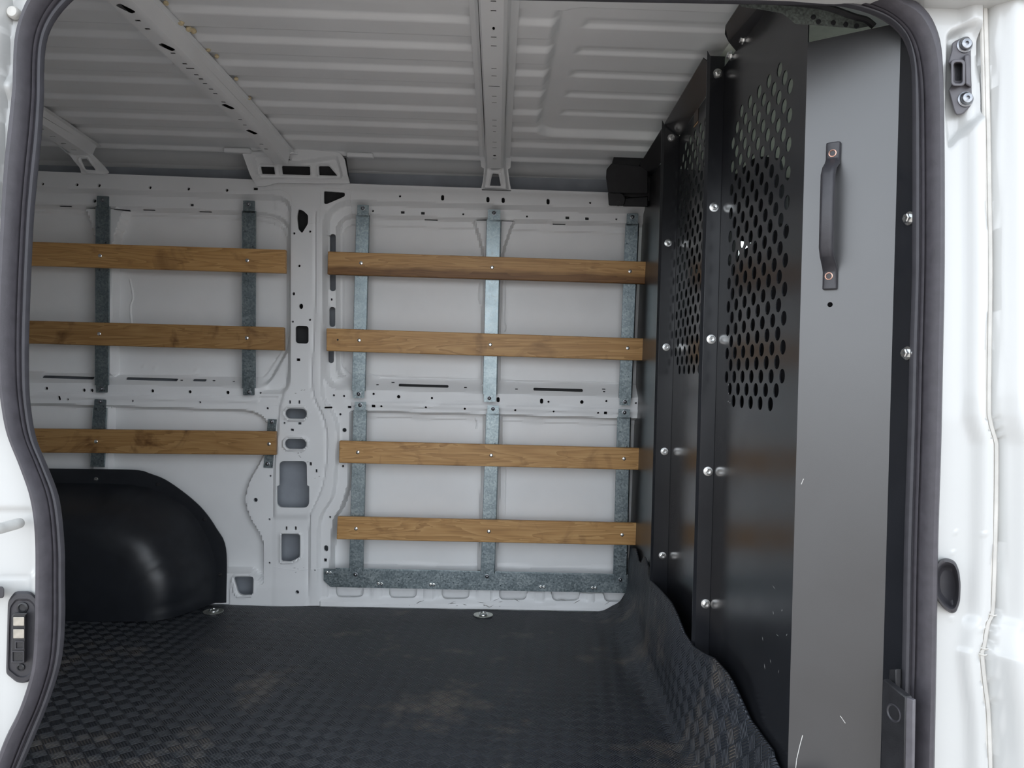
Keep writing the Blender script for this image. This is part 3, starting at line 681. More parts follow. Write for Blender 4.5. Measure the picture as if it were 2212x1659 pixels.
def bow(xa, ya, xb, yb, slots, y0, y1, deep=.036, nw=1.0):
    x0 = lambda Y: xa + (xb - xa) * (Y - ya) / (yb - ya)
    z0 = lambda Y: 1.5815 - .020 * np.clip((Y - 2.02) / .6, 0, 2) ** 2 - .018 * np.clip((1.55 - Y) / .6, 0, 2) ** 2
    def h(P):
        d = np.abs(P[:, 0]) / nw
        return -.006 - deep * ss(.040, .029, d) + .0025 * np.exp(-((d - .047) / .0022) ** 2)
    k = .036 * nw
    mk('bow_shade_strip', [(x0(y0) - k, y0, 1.566), (x0(y0) + k, y0, 1.566), (x0(y1) + k, y1, 1.551), (x0(y1) - k, y1, 1.551)], [(0, 1, 2, 3)], M['holedark'], ceil, smooth=None)  # dark strip painted as the shade inside the hollow bow
    return sheet('roof_bow', [(-.058 * nw, y0), (.058 * nw, y0), (.058 * nw, y1), (-.058 * nw, y1)], slots, .0075,
                 lambda P: np.stack([P[:, 0] + x0(P[:, 1]), P[:, 1], z0(P[:, 1]) + h(P)], 1), (0, 0, 1), M['paint'], ceil, rim=.0008)
def rcm(x, y, w, h): return [(x - w / 2, y - h / 2), (x + w / 2, y - h / 2), (x + w / 2, y + h / 2), (x - w / 2, y + h / 2)]
def on_bow(px): return PZ([px], 1.541)[0][:2]
def line(pa, pb):
    a, b = on_bow(pa), on_bow(pb); return (a[0], a[1], b[0], b[1]), (lambda c: c[0] - (a[0] + (b[0] - a[0]) * (c[1] - a[1]) / (b[1] - a[1])))
sl = []; ln, sx_ = line((1066, 22), (1068.5, 313))
for x, y, w_ in ((1066, 1, 12), (1066, 22, 12), (1066, 60, -6), (1066.5, 79, 12), (1066.5, 98, 12), (1067, 147, 11), (1067, 163, 11), (1067.5, 185.5, 24), (1068, 207, 10), (1068, 221, 10), (1068, 258, 9.5), (1068, 270, 9), (1068, 281.5, 6), (1068, 302, 9), (1068, 313, 9), (1068, 328, -7), (1068, 334, 8)):
    c = on_bow((x, y)); k = abs(w_) / F * c[1]
    sl.append(rcm(0, c[1], k, .0050) if w_ > 0 else circ(0, c[1], k / 2, 10, ry=.008))
bow(*ln, sl, 1.05, 2.585, nw=.88)
# bow over the pillar, long lozenge holes in its underside
sl = []; ln, sx_ = line((272, 13), (544, 278))
for x, y, big_ in ((272, 13, 1), (361, 97, 1), (493, 226, 1), (544, 278, 1), (298, 39, 0), (319, 57, 0), (399, 133, 0), (424, 157, 0), (434, 166, 0), (443, 176, 0), (456, 188, 0), (465, 198, 0), (519, 253, 0), (529, 264, 0), (565, 302, 0), (575, 311, 0), (374, 110, 0), (411, 143, 2), (483, 216, 0)):
    c = on_bow((x, y)); s_ = sx_(c)
    if big_ == 1: sl.append(roundpoly([(s_ - .013, c[1] - .014), (s_ - .001, c[1] - .022), (s_ + .013, c[1] + .006), (s_ + .013, c[1] + .014), (s_ + .001, c[1] + .022), (s_ - .013, c[1] - .006)], .005, 3))
    else: sl.append(rcm(s_, c[1], .011 if big_ == 0 else .020, .007))
bow(*ln, sl, 1.05, 2.60, .040, .80)
sl = [rcm(0, 2.30 + .06 * k, .016, .006) for k in range(5)]
bow(-1.385, 2.0, -1.385, 2.5, sl, 1.05, 2.60)

# feet that carry the bows down to the roof rail
def foot(name, poly, holes, hf, step=2.2, par=None):
    return sheet(name, poly, holes, step, lambda P: W(P) + WN * hf(P)[:, None], -WN, M['paint'], par or ceil, rim=.008)
fp = roundpoly([(1036, 331), (1105, 334), (1102, 367), (1097, 369), (1100, 392), (1104.5, 410), (1039, 407), (1044, 390), (1046, 367), (1040, 365)], [2, 2, 2, 2, 10, 1, 1, 10, 2, 2])
fh = [roundpoly([(1061, 357), (1079, 357.5), (1079, 372), (1062, 372)], 3), roundpoly([(1063.5, 381), (1077, 381.5), (1082, 404.5), (1058, 404)], 2), rc(1069, 350, 11, 2)]
def fhf(P):
    x, y = P.T; xc = 1070.5; d = np.abs(x - xc); wd = np.interp(y, [331, 368, 408], [18, 18, 24])
    return .026 + .024 * ss(wd + 5, wd - 2, d) - .030 * ss(375, 408, y) + .012 * ss(345, 331, y) + sum(.004 * np.exp(-((sd(P, q) - 3) / 2) ** 2) for q in fh[:2])
foot('bow_foot', fp, fh, fhf)
# foot of the rear bow, seen at the left edge
fp2 = roundpoly([(118, 300), (150, 293), (184, 318), (222, 345), (237, 362), (243, 376), (232, 380), (180, 377), (183, 362), (172, 345), (140, 322)], [2, 3, 20, 20, 10, 3, 2, 3, 8, 8, 3])
fh2 = [roundpoly([(146, 320), (170, 324), (184, 337), (165, 338)], 4), roundpoly([(193, 350), (207, 351), (218, 372), (195, 371)], 4)]
foot('bow_foot', fp2, fh2, lambda P: .045 + .012 * ss(0, 8, P[:, 0] - 140 - (P[:, 1] - 320) * .9) - .030 * ss(355, 378, P[:, 1]) + sum(.004 * np.exp(-((sd(P, q) - 3) / 2) ** 2) for q in fh2))
# bow end that drops into the pillar gusset
fp3 = roundpoly([(560, 300), (612, 288), (634, 318), (642, 330), (655, 338), (600, 340), (583, 332)], 4)
foot('bow_foot', fp3, [], lambda P: .034 + .030 * ss(0, 14, P[:, 0] - 575 - (P[:, 1] - 310)) * ss(60, 40, P[:, 0] - 560 - (P[:, 1] - 300)) - .02 * ss(325, 340, P[:, 1]))
# yellowed foam blobs squeezed out along the bow
m = MB()
for x, y in ((357, 6), (410, 62), (417, 67), (469, 122), (391, 49), (510, 170), (452, 108), (540, 212)):
    c = PZ([(x, y)], 1.578)[0]; s_ = .0055 if y > 100 or y < 20 else .007
    m.lathe(c - (0, 0, s_), (rng.uniform(-.3, .3), rng.uniform(-.3, .3), 1), [(.0001, 0), (s_ * .8, s_ * .4), (s_ * 1.1, s_), (s_ * .7, s_ * 1.7), (.0001, s_ * 2)], 9)
m.mk('foam_bead', M['foam'], ceil)
# embossed tabs on the roof edge
for x, y in ((513, 323), (778, 333)):
    c = W([(x, y)], .035)[0]; m = MB(); m.box(c + (-.045, -.008, -.012), c + (.045, .02, .004)); m.mk('edge_tab', M['paint'], ceil, bevel=.004)
# ------------------------------------------------------------------ ground outside, cargo floor, rubber mat
def slab(name, a, b, mat, label, cat, kind='structure', parent=None):
    m = MB(); m.box(a, b); o = m.mk(name, M[mat], parent, smooth=None); 
    return tag(o, label, cat, kind=kind) if parent is None else o
slab('ground', (-40, -40, -.78), (40, 40, -.72), 'ground', 'grey asphalt ground outside the van', 'ground')
slab('floor', (-2.25, 1.06, -.06), (.62, 2.80, -.008), 'paint', 'steel cargo floor under the black rubber mat', 'floor')

# the mat: flat on the floor, curling up against the black partition on the right
Yk = [1.10, 1.284, 1.304, 1.36, 1.418, 1.46, 1.497, 1.53, 1.60, 1.66, 1.72, 1.794, 1.86, 1.93, 2.05, 2.17, 2.28, 2.37, 2.40, 2.43, 2.475, 2.53, 2.60, 2.66, 2.722]
Tk = [.155, .172, .187, .187, .190, .210, .227, .236, .240, .230, .224, .229, .25, .262, .260, .254, .248, .250, .262, .264, .232, .228, .255, .246, .238]
ys = np.r_[np.arange(1.18, 1.30, .02), np.arange(1.30, 2.705, .012), 2.708]
r_ = np.interp(ys, [1.2, 1.75, 2.2, 2.722], [.022, .03, .075, .125]); xv = np.interp(ys, [1.2, 1.4, 1.6, 1.745, 2.17, 2.35, 2.722], [.445, .452, .452, .449, .452, .480, .490])
top = np.interp(ys, Yk, Tk); xt = np.interp(ys, [1.2, 1.40, 1.60, 1.72, 2.18, 2.26, 2.36, 2.722], [.496, .494, .474, .461, .459, .470, .490, .495])
rows, uvs = [], []
nf, na, nv = 40, 12, 10
for y, r, xe, t, x2 in zip(ys, r_, xv, top, xt):
    wob = .0035 * math.sin(y * 9) + .002 * math.sin(y * 23)
    xf = np.linspace(-2.24, xe - r, nf); P = [(x, 0.0) for x in xf]
    P += [(xe - r + r * math.sin(a), r - r * math.cos(a)) for a in np.linspace(0, math.pi / 2, na + 1)[1:]]
    for k in range(1, nv + 1):
        q = k / nv; z = r + (max(t, r + .02) - r) * q; P.append((min(xe + (x2 - xe) * (q ** .8) + wob * math.sin(q * 3.1), .499), z))
    P = np.array(P); s_ = np.r_[0, np.cumsum(np.hypot(*np.diff(P, axis=0).T))]
    rows.append(np.c_[P[:, 0], np.full(len(P), y), P[:, 1]]); uvs.append(np.c_[s_, np.full(len(P), y)])
nr, nc = len(rows), len(rows[0]); V = np.vstack(rows); UV = np.vstack(uvs)
# ragged cut edge along the wall
V[-nc:, 1] += .0025 * np.sin(np.arange(nc) * 1.9)
V[:, 1] -= .024 * ss(.22, .40, V[:, 0]) * ss(2.45, 2.708, V[:, 1]) * ss(.015, .055, V[:, 2])
idx = np.arange(nr * nc).reshape(nr, nc); Q = np.stack([idx[:-1, :-1].ravel(), idx[:-1, 1:].ravel(), idx[1:, 1:].ravel(), idx[1:, :-1].ravel()], 1)
mat = mk('rubber_mat', V, Q.tolist(), M['mat'], smooth=60, recalc=False)
ul = mat.data.uv_layers.new(name='UVMap'); li = np.empty(len(mat.data.loops), int); mat.data.loops.foreach_get('vertex_index', li); ul.data.foreach_set('uv', UV[li].ravel())
so = mat.modifiers.new('thickness', 'SOLIDIFY'); so.thickness = .006; so.offset = -1.0
tag(mat, 'black basket-weave ribbed rubber floor mat, curled up along the black partition', 'floor mat')

# recessed lashing points
def lashing(px, label, rot):
    c = PZ([px], .001)[0]; m = MB()
    m.lathe(c, (0, 0, 1), [(.033, 0), (.0335, .0025), (.030, .0030), (.027, .0012), (.020, .0004), (.0001, .0002)], 28)
    o = m.mk('lashing_ring', M['dish'], loc=c); tag(o, label, 'lashing ring', 'floor lashing rings')
    m = MB(); A = np.linspace(0, 2 * math.pi, 25)
    m.tube([c + (.013 * math.cos(a + rot), .015 * math.sin(a + rot) + .002, .0042 + .0015 * math.sin(a)) for a in A], .0028, 8); m.mk('ring', M['zinc'], o)
    m = MB(); m.lathe(c + (0, 0, .0005), (0, 0, 1), [(.009, 0), (.008, .002), (.004, .0028), (.0001, .0028)], 12); m.mk('stud', M['darkzinc'], o)
lashing((1044, 1329), 'round steel lashing ring in the mat at mid wall, right of the pillar', 0)
lashing((461, 1321.5), 'steel lashing ring in the mat beside the black wheel arch cover', .8)
# ------------------------------------------------------------------ black steel partition behind the cab
XB = .508
Y1, Y2, Y3 = 2.17, 1.745, 1.27
part = empty('partition', (XB, 1.95, 0)); 
tag(part, 'tall black steel partition with two perforated panels closing off the cab', 'partition')
def xplate(name, poly, holes, x, th, mat, step=.05, **k):
    """flat sheet in a plane across the van, poly in (y, z)"""
    front = sheet(name, poly, holes, step, lambda P: np.stack([np.full(len(P), x), P[:, 0], P[:, 1]], 1), (1, 0, 0), mat, part, rim=th, **k)
    return front
xplate('end_panel', [(2.765, .0), (Y1, .0), (Y1, 1.51), (2.68, 1.50), (2.70, 1.30), (2.765, .6)], [], XB, .002, M['satinflat'])
def perf(y_right, z0, pitch, dz, n=24, r=.0128, cut=None):
    H = []
    for row in range(n + 1):
        if row % 2 == 0: ks = range(0, 7)
        else: ks = [k + .5 for k in range(0, 6)]
        if row in (0, n): ks = range(1, 6)
        for k in ks: H.append(circ(y_right + pitch * k, z0 + dz * row, r, 20))
    return H
xplate('perforated_panel', [(Y1, -.004), (Y2, -.004), (Y2, 1.532), (Y1, 1.515)], perf(1.843, .852, .050, .0255, r=.0124), XB, .002, M['satin'])
xplate('perforated_panel', [(Y2, -.004), (Y3, -.004), (Y3, 1.50), (1.40, 1.545), (Y2, 1.540)], perf(1.343, .780, .054, .0255, r=.0130), XB, .002, M['satin'])
# standing flanges, where neighbouring panels are bolted together
def flange(y, wid, z1, lip, bolts, zf=.0):
    m = MB(); t = .0022
    m.box((XB - wid, y - t, zf), (XB, y, z1))
    m.prism([(XB - wid, y - t, zf), (XB - wid, y, zf), (XB - wid, y, z1 + .0), (XB - wid, y - t, z1)], [(XB - wid - .0, y - t, zf), (XB - wid, y, zf), (XB - wid, y, z1), (XB - wid, y - t, z1)])
    o = m.mk('standing_flange', M['satin'], part, bevel=.0006)
    m = MB(); m.prism([(XB - wid - lip, y + .004, zf), (XB - wid, y - t, zf), (XB - wid, y - t, z1 - .002), (XB - wid - lip, y + .004, z1 + .014)],
                      [(XB - wid - lip, y + .006, zf), (XB - wid + .0005, y, zf), (XB - wid + .0005, y, z1 - .002), (XB - wid - lip, y + .006, z1 + .014)])
    m.mk('folded_edge', M['satin'], o)
    for px in bolts:
        p = PY([px], y - t)[0]; bolt_mb(p, (0, -1, 0), .0068, False).mk('bolt', M['zinc'], o, loc=p)
    return o
flange(Y1, .043, 1.548, .006, [(1450, 298), (1443, 525), (1439, 750), (1435, 975), (1431, 1200)])
flange(Y2, .033, 1.562, .006, [(1550, 159), (1542, 448), (1536, 733), (1529, 1018), (1524, 1304)])
for px in ((1607, 85), (1580, 120)):
    p = PX([px], XB - .0005)[0]; bolt_mb(p, (-1, 0, 0), .0068, False).mk('bolt', M['zinc'], part, loc=p)
# flange turned towards the load bay under the roof
def topflange(ya, za, yb, zb_, d=.045, up=.03):
    m = MB(); A = np.array([(XB, ya, za), (XB, yb, zb_), (XB - d, yb, zb_ + up), (XB - d, ya, za + up)])
    m.prism(A, A + (0, 0, .002)); m.mk('top_flange', M['satin'], part)
topflange(2.60, 1.502, 2.20, 1.513); topflange(2.16, 1.515, 1.76, 1.533)
m = MB(); A = PZ(roundpoly([(1640, 5), (1620, 2), (1547, 76), (1547, 90), (1573, 102), (1600, 78)], [1, 1, 4, 10, 1, 1]), 1.538); A[:, 0] = np.minimum(A[:, 0], XB)
A2 = np.array([(XB, 1.66, 1.538), (XB, 1.20, 1.538), (XB - .047, 1.20, 1.556), (XB - .047, 1.585, 1.556), (XB - .040, 1.612, 1.552), (XB - .025, 1.635, 1.547)])
m.prism(A2, A2 + (0, 0, .002)); m.mk('top_flange', M['satin'], part, smooth=None)

# door-side panel turned towards the opening, with the grab handle
PA, PB = np.array([XB, Y3, 0]), np.array([.622, 1.189, 0])
eu = (PB - PA) / np.linalg.norm(PB - PA); en = np.array([eu[1], -eu[0], 0]); en = en if en[1] < 0 else -en     # towards the camera
WL = np.linalg.norm(PB - PA)
def on_end(p): return on_plane(p, PA, en)
hole_c = on_end([(1793, 658)])[0]; hu = (hole_c - PA) @ eu
sheet('door_side_panel', [(0, -.06), (WL, -.06), (WL, 1.386), (0, 1.386)], [circ(hu, hole_c[2], .0042, 14)], .04, lambda P: PA + P[:, :1] * eu + P[:, 1:] * np.array([0, 0, 1.]), -en, M['satinflat'], part, rim=.002)
m = MB(); PC = np.array([.634, 1.150, 0])
A = np.array([PB + (0, 0, -.06), PC + (0, 0, -.06), PC + (0, 0, 1.39), PB + (0, 0, 1.386)]); nn = np.array([-.96, .2, 0])
m.prism(A, A - nn * .002); m.mk('return_flange', M['satin'], part)
for px in ((1966, 472), (1962, 763)):
    p = on_plane([px], PB, np.cross(PC - PB, (0, 0, 1)))[0]; bolt_mb(p, (-.98, -.2, 0), .0068, False).mk('bolt', M['zinc'], part, loc=p)
# grab handle
def hp(px, off): return on_end([px])[0] + en * off
T, Bm = on_end([(1801, 335)])[0], on_end([(1794, 601)])[0]
ez = np.array([0, 0, 1.]); hw = .0105
zt, zb2 = on_end([(1803, 309)])[0][2], on_end([(1792, 626)])[0][2]
zt1, zb1 = on_end([(1803, 350)])[0][2], on_end([(1792, 583)])[0][2]
uc = lambda z: ((T - PA) @ eu) + (((Bm - PA) @ eu) - ((T - PA) @ eu)) * (z - T[2]) / (Bm[2] - T[2])
path = [(zt, .0045), (zt1 + .004, .0045), (zt1 - .004, .010), (zt1 - .016, .030), (zt1 - .030, .040), (zb1 + .030, .040), (zb1 + .016, .030), (zb1 + .004, .010), (zb1 - .004, .0045), (zb2, .0045)]
rings = []
for i, (z, d) in enumerate(path):
    thick = .0042 if d < .006 else .0075; c = PA + eu * uc(z) + ez * z + en * d
    hh = hw if d > .02 else hw + .0008
    rings.append([c + eu * a + en * b for a, b in ((-hh, -thick), (hh, -thick), (hh, thick * .4), (hh - .004, thick), (-hh + .004, thick), (-hh, thick * .4))])
m = MB(); m.loft(rings); hd = m.mk('grab_handle', M['greyplastic'], part, smooth=50, bevel=.0018)
for px in ((1801, 334), (1793, 598)):
    p = on_end([px])[0] + en * .0088
    m = MB(); m.lathe(p, en, [(.0062, -.001), (.0062, .0008), (.0048, .0012), (.0036, -.0012), (.0001, -.0012)], 16); m.mk('screw', M['copper'], hd, loc=p)
# sticker on the first perforated panel
sp = PX([(1498, 246), (1510, 220), (1510.5, 245), (1498, 262)], XB - .0006)
yc, zc = sp[:, 1].mean(), sp[:, 2].mean() + .004
m = MB(); m.box((XB - .0012, yc - .021, zc - .030), (XB - .0004, yc + .021, zc + .034)); st = m.mk('sticker', M['stickerbrown'], part, smooth=None); st['label'] = 'small brown sticker with a pale print and an orange line'
m = MB(); m.lathe((XB - .0012, yc, zc + .012), (-1, 0, 0), [(.017, 0), (.017, .0003), (.0001, .0003)], 20); ov = m.mk('print', M['stickerpale'], st)
ov.scale = (1, 1, .42)
m = MB()
for k in range(6): m.box((XB - .0018, yc - .0125 + k * .0044, zc + .0095), (XB - .0015, yc - .0100 + k * .0044, zc + .0145))
m.mk('print', M['stickerbrown'], st, smooth=None)
m = MB(); m.box((XB - .0016, yc - .021, zc - .036), (XB - .0006, yc + .021, zc - .033)); m.mk('print', M['stickerorange'], st, smooth=None)
# scratches through the black paint
M['scratch'] = simple('bare_scratch', (.55, .54, .52), .5, var=.2, scale=100)
scuffs('scratch', 9, [(1645, 1260, 1700, 1520)], lambda P: PX(P, XB - .0004), part, 'scratch', (4, 14), .5, 1.4)
scuffs('scratch', 4, [(1572, 830, 1580, 880)], lambda P: PX(P, XB - .0004), part, 'scratch', (2, 5), .6, 1.4)
def stroke(pts, wd, to):
    P = np.array(pts, float); L = [p + (wd, 0) for p in P]; R = [p - (wd, 0) for p in P]; Q = to(np.array(L + R[::-1])); return Q
m = MB()
for pts, wd in (([(1734, 1588), (1728, 1610), (1721, 1640), (1719, 1659)], .8), ([(1815, 1546), (1820, 1553), (1826, 1562)], .8), ([(1731, 1046), (1736, 1034)], .8)):
    Q = stroke(pts, wd, lambda P: on_end(P) + en * .0004); n_ = len(pts); m.add(Q, [(i, i + 1, 2 * n_ - 2 - i, 2 * n_ - 1 - i) for i in range(n_ - 1)])
m.mk('scratch', M['scratch'], part, smooth=None, recalc=False)
# ------------------------------------------------------------------ door surround (near side of the van)
YS = 1.15                                   # plane of the door seal
OUT = [(0, 1700), (5, 1640), (25, 1580), (55, 1520), (78, 1450), (85, 1400), (88, 1300), (88, 1150), (78, 1070), (55, 1000), (28, 930), (15, 860), (8, 800), (6, 700), (8, 600), (15, 480), (22, 360), (33, 260), (40, 195), (43, 110), (52, 62), (75, 5), (105, -35), (150, -62), (220, -76),
       (600, -62), (1200, -46), (1700, -33), (1800, -24), (1870, -12), (1920, -2), (1957, 2), (1987, 24), (2006, 51), (2020, 90), (2026, 150), (2029, 263), (2030, 376), (2030, 600), (2027, 760), (2023, 960), (2017, 1150), (2013, 1400), (2009, 1659), (2008, 1700)]
INN = [(22, 1700), (48, 1650), (72, 1595), (106, 1510), (130, 1430), (138, 1350), (138, 1250), (137, 1180), (126, 1080), (101, 1010), (75, 945), (63, 870), (60, 800), (61, 700), (69, 500), (77, 400), (87, 300), (92, 220), (95, 110), (112, 52), (150, 4), (185, -18), (240, -26),
       (600, -14), (1200, 0), (1660, 8), (1757, 9), (1818, 12), (1872, 24), (1918, 43), (1946, 67), (1962, 95), (1971, 140), (1972.5, 188), (1973, 400), (1972, 600), (1967, 760), (1962, 960), (1955, 1180), (1950, 1450), (1942, 1659), (1941, 1700)]
no_ = 260
def along(P): return resample(smooth_line(P, 5), no_)
def match(A, B):                            # pair every outer point with the inner outline, in step
    return along(A), along(B)
# split in the same three runs so both outlines keep pace round the corners
def runs(P, k): return [P[:k[0] + 1], P[k[0]:k[1] + 1], P[k[1]:]]
oa = runs(OUT, (18, 36)); ia = runs(INN, (17, 34))
Po = np.vstack([resample(smooth_line(q, 5), n_)[:-1] for q, n_ in zip(oa, (110, 150, 80))]); Pi = np.vstack([resample(smooth_line(q, 5), n_)[:-1] for q, n_ in zip(ia, (110, 150, 80))])
So, Si = PY(Po, YS), PY(Pi, YS)
sec = [(0.0, .004), (.03, -.010), (.10, -.020), (.22, -.0265), (.36, -.027), (.48, -.022), (.57, -.012), (.61, -.003), (.63, .001), (.655, -.006), (.69, -.0085), (.72, -.006), (.735, -.001), (.76, -.001), (.86, -.004), (.95, -.003), (1.0, .002), (.97, .005), (.60, .018), (.0, .018)]
rings = [[a + (b - a) * s_ + np.array([0, d, 0]) for s_, d in sec] for a, b in zip(So, Si)]
m = MB(); m.loft(rings); seal = m.mk('door_seal', M['rubber'], smooth=40)
tag(seal, 'dark grey rubber door seal running round the sliding door opening', 'door seal')
lip = [(.77, -.0025), (.86, -.0058), (.95, -.0048), (1.004, .000), (1.0, .003), (.95, .002), (.77, .0015)]
m = MB(); m.loft([[a + (b - a) * s_ + np.array([0, d, 0]) for s_, d in lip] for a, b in zip(So, Si)]); m.mk('inner_lip', M['rubberlip'], seal, smooth=40)

# right: door post with its jamb, channel, taped seam and outer skin
YR = 1.150
RIN = [(x - 12, y + (10 if y < 60 else 0)) for x, y in OUT[27:]]
LIN = [(x + 9, y + (8 if y < 60 else 0)) for x, y in OUT[:25]]
SEAM = smooth_line([(2106, -80), (2119, 0), (2126, 250), (2129, 420), (2131, 600), (2128, 860), (2131, 910), (2142, 950), (2144, 975), (2143, 1100), (2139, 1250), (2135, 1322), (2126, 1345), (2117, 1395), (2113, 1410), (2119, 1470), (2127, 1540), (2131, 1659), (2131, 1760)], 6)
def right_h(P):
    x, y = P.T; xs_ = np.interp(y, SEAM[:, 1], SEAM[:, 0])
    inn = np.interp(y, [-80, 90, 376, 700, 960, 1300, 1760], [2020, 2030, 2031, 2030, 2025, 2015, 2008])
    h = np.zeros(len(P))
    k0 = xs_ - 48; jog = 12 * ss(905, 960, y)
    h -= .010 * ss(-16, 16, x - inn - 24) * 0
    h += .016 * ss(xs_ * 0 - 52, xs_ * 0 - 26, x - xs_)                 # step from jamb up to the seam flange
    h -= .014 * ss(-11, -8, x - xs_) * ss(14, 11, x - xs_)              # seam groove
    h += .020 * ss(12, 44, x - xs_)                                     # outer skin stands proud
    # pressed wedge that carries the catch plate
    wd = [(2051, 70), (2100, 55), (2118, 90), (2118, 250), (2082, 285), (2053, 316), (2046, 230)]
    h -= .016 * ss(7, -9, sd(P, roundpoly(wd, [10, 12, 10, 12, 8, 2, 8])))
    # body-side crease on the outer skin
    h += .012 * ss(1345, 1415, y) * ss(14, 60, x - xs_)
    h -= .012 * ss(60, 20, np.hypot((x - 2175) * 1.0, (y - 950) * .8)) * 0
    # dimples
    for cx_, cy_ in ((2024, 1136), (2064, 1150), (2112, 1150), (2057, 1193), (2056, 1338), (2105, 1352)): h += .002 * ss(5, 2, np.hypot(x - cx_, y - cy_))
    return h
right = sheet('wall_right', RIN + [(1996, 1760), (2420, 1760), (2420, -90), (1800, -90)], [], 5.5, lambda P: PY(P, YR) - np.array([0, 1, 0]) * right_h(P)[:, None], (0, 1, 0), M['ext'], rim=.012, smooth=60)
tag(right, 'glossy white door post of the van right of the opening', 'body panel', kind='structure')
a = np.stack([SEAM[:, 0] - 9, SEAM[:, 1]], 1); b = np.stack([SEAM[:, 0] + 10, SEAM[:, 1]], 1)
def seampt(P, up): return PY(P, YR) - np.array([0, 1, 0]) * up
q3 = [(-9, .0045), (-7.5, .007), (-3, .0065), (-2.2, .0045), (-1.4, .0068), (5, .0075), (8, .0062), (9.5, .004), (11, .003)]
m = MB(); V = []
rings = [[PY([(x + d, y)], YR)[0] - np.array([0, u_, 0]) for d, u_ in q3] for x, y in SEAM]
m.loft(rings, closed=False); m.mk('seam_sealer', M['seamdirty'], right, recalc=False)
for y0 in (1325, 1397, 1410):
    x0 = np.interp(y0, SEAM[:, 1], SEAM[:, 0]); mm = MB(); P = [PY([(x0 + d, y0 + 1.5 * math.sin(d / 4))], YR)[0] - (0, .0072, 0) for d in np.linspace(-9, 12, 8)]; mm.tube(P, .0014, 6); mm.mk('seam_sealer', M['seamdirty'], right)

# left: rear edge of the opening
def left_h(P):
    x, y = P.T; e_ = np.interp(y, [p[1] for p in OUT[:22][::-1]], [p[0] for p in OUT[:22][::-1]])
    h = np.zeros(len(P))
    bx = np.interp(y, [-80, 0, 120, 260, 420, 600, 900], [32, 26, 18, 10, 3, -6, -20])
    h += .030 * ss(3, -5, x - bx) * ss(980, 860, y)
    h -= .006 * ss(-6, 6, y - 1245) * ss(70, 60, x) * ss(-40, 0, x)
    h -= .006 * ss(8, -8, sd(P, roundpoly([(-90, 1100), (78, 1100), (74, 1246), (-90, 1246)], 22)))
    h += .012 * ss(30, 0, np.abs(y - 190)) * ss(44, 24, x) * ss(8, 20, x)
    return h
left = sheet('wall_left', LIN + [(190, -90), (-420, -90), (-420, 1760), (14, 1760)], [], 5.5, lambda P: PY(P, YR) - np.array([0, 1, 0]) * left_h(P)[:, None], (0, 1, 0), M['ext'], rim=.012, smooth=60)
tag(left, 'glossy white body edge of the van left of the opening', 'body panel', kind='structure')
m = MB(); c = PY([(33, 30)], YR - .004)[0]; m.lathe(c, (0, -1, 0), [(.009, 0), (.009, .006), (.007, .009), (.0001, .0095)], 16); m.mk('buffer', M['seamdirty'], left)

# inner skin around the opening, header, blind walls that close the load bay
def quadw(name, pts, mat, parent): return mk(name, pts, [(0, 1, 2, 3)], M[mat], parent, smooth=None, recalc=False)
near = slab('wall_near', (-2.25, 1.145, -.05), (-.80, 1.165, 1.60), 'paint', 'inside of the van wall left of the door opening', 'wall')
slab('header_panel', (-.80, 1.165, 1.43), (2.3, 1.195, 1.62), 'paint', '', '', parent=near)
hp_ = PY([(1742, -20), (1935, -20), (1925, 50), (1893, 57), (1868, 42), (1800, 24), (1742, 6)], 1.272)
mk('header_return', np.vstack([hp_, hp_ + (0, .004, 0)]), [tuple(range(7)), tuple(range(13, 6, -1))], M['paint'], near, smooth=None)
slab('wall_rear', (-2.27, 1.0, -.08), (-2.25, 2.85, 1.65), 'paint', 'closed rear end of the load bay', 'wall')
slab('outer_roof', (-2.3, 1.02, 1.635), (2.4, 2.86, 1.66), 'ext', '', '', parent=ceil)
o = PY([(-420, -90), (2420, -90)], YR)
slab('roof_side', (-2.3, 1.10, float(o[:, 2].min()) - .01), (2.4, 1.15, 1.66), 'ext', '', '', parent=ceil)
slab('rocker_panel', (-2.3, 1.06, -.50), (2.4, 1.13, -.012), 'ext', '', '', parent=near)
slab('rear_quarter', (-2.3, 1.11, -.1), (float(PY([(-415, 800)], YR)[0][0]), 1.14, 1.6), 'ext', '', '', parent=left)

# ------------------------------------------------------------------ fittings on the door surround
def ypx(P, y): return PY(P, y)
# catch plate, upper right
hY = YR + .010
plate_ = roundpoly([(2056, 94), (2064, 88), (2084, 79), (2094, 79), (2099, 88), (2102, 215), (2098, 228), (2080, 247), (2066, 249), (2061, 240), (2049, 195), (2057, 182), (2055, 142), (2048, 135), (2056, 108)], [4, 4, 5, 4, 5, 10, 8, 6, 4, 4, 2, 6, 6, 2, 4])
m = MB(); m.prism(PY(plate_, hY - .010), PY(plate_, hY + .004)); cp = m.mk('catch_plate', M['catch'], bevel=.0022)
tag(cp, 'dark grey catch plate with a square eye between two screws, high on the white post', 'catch plate')
def frame(name, outer, innerp, y0, y1, mat, parent, bevel=.0015):
    a0, b0 = PY(outer, y0), PY(outer, y1); c0_, d0 = PY(innerp, y0), PY(innerp, y1); mm = MB(); mm.loft([b0, a0, c0_, d0], closed=True, cap=(False, False)); return mm.mk(name, M[mat], parent, bevel=bevel)
fr = lambda x0, y0, x1, y1, r: rrect(x0, y0, x1, y1, r, 5, 0)
frame('eye', fr(2054, 128, 2085, 186, 9), fr(2060, 135, 2079, 180, 6), hY - .022, hY - .006, 'catch', cp)
m = MB(); m.prism(PY(fr(2063, 138, 2077, 174, 3), hY - .0105), PY(fr(2063, 138, 2077, 174, 3), hY - .008)); m.mk('eye_well', M['plastic'], cp)
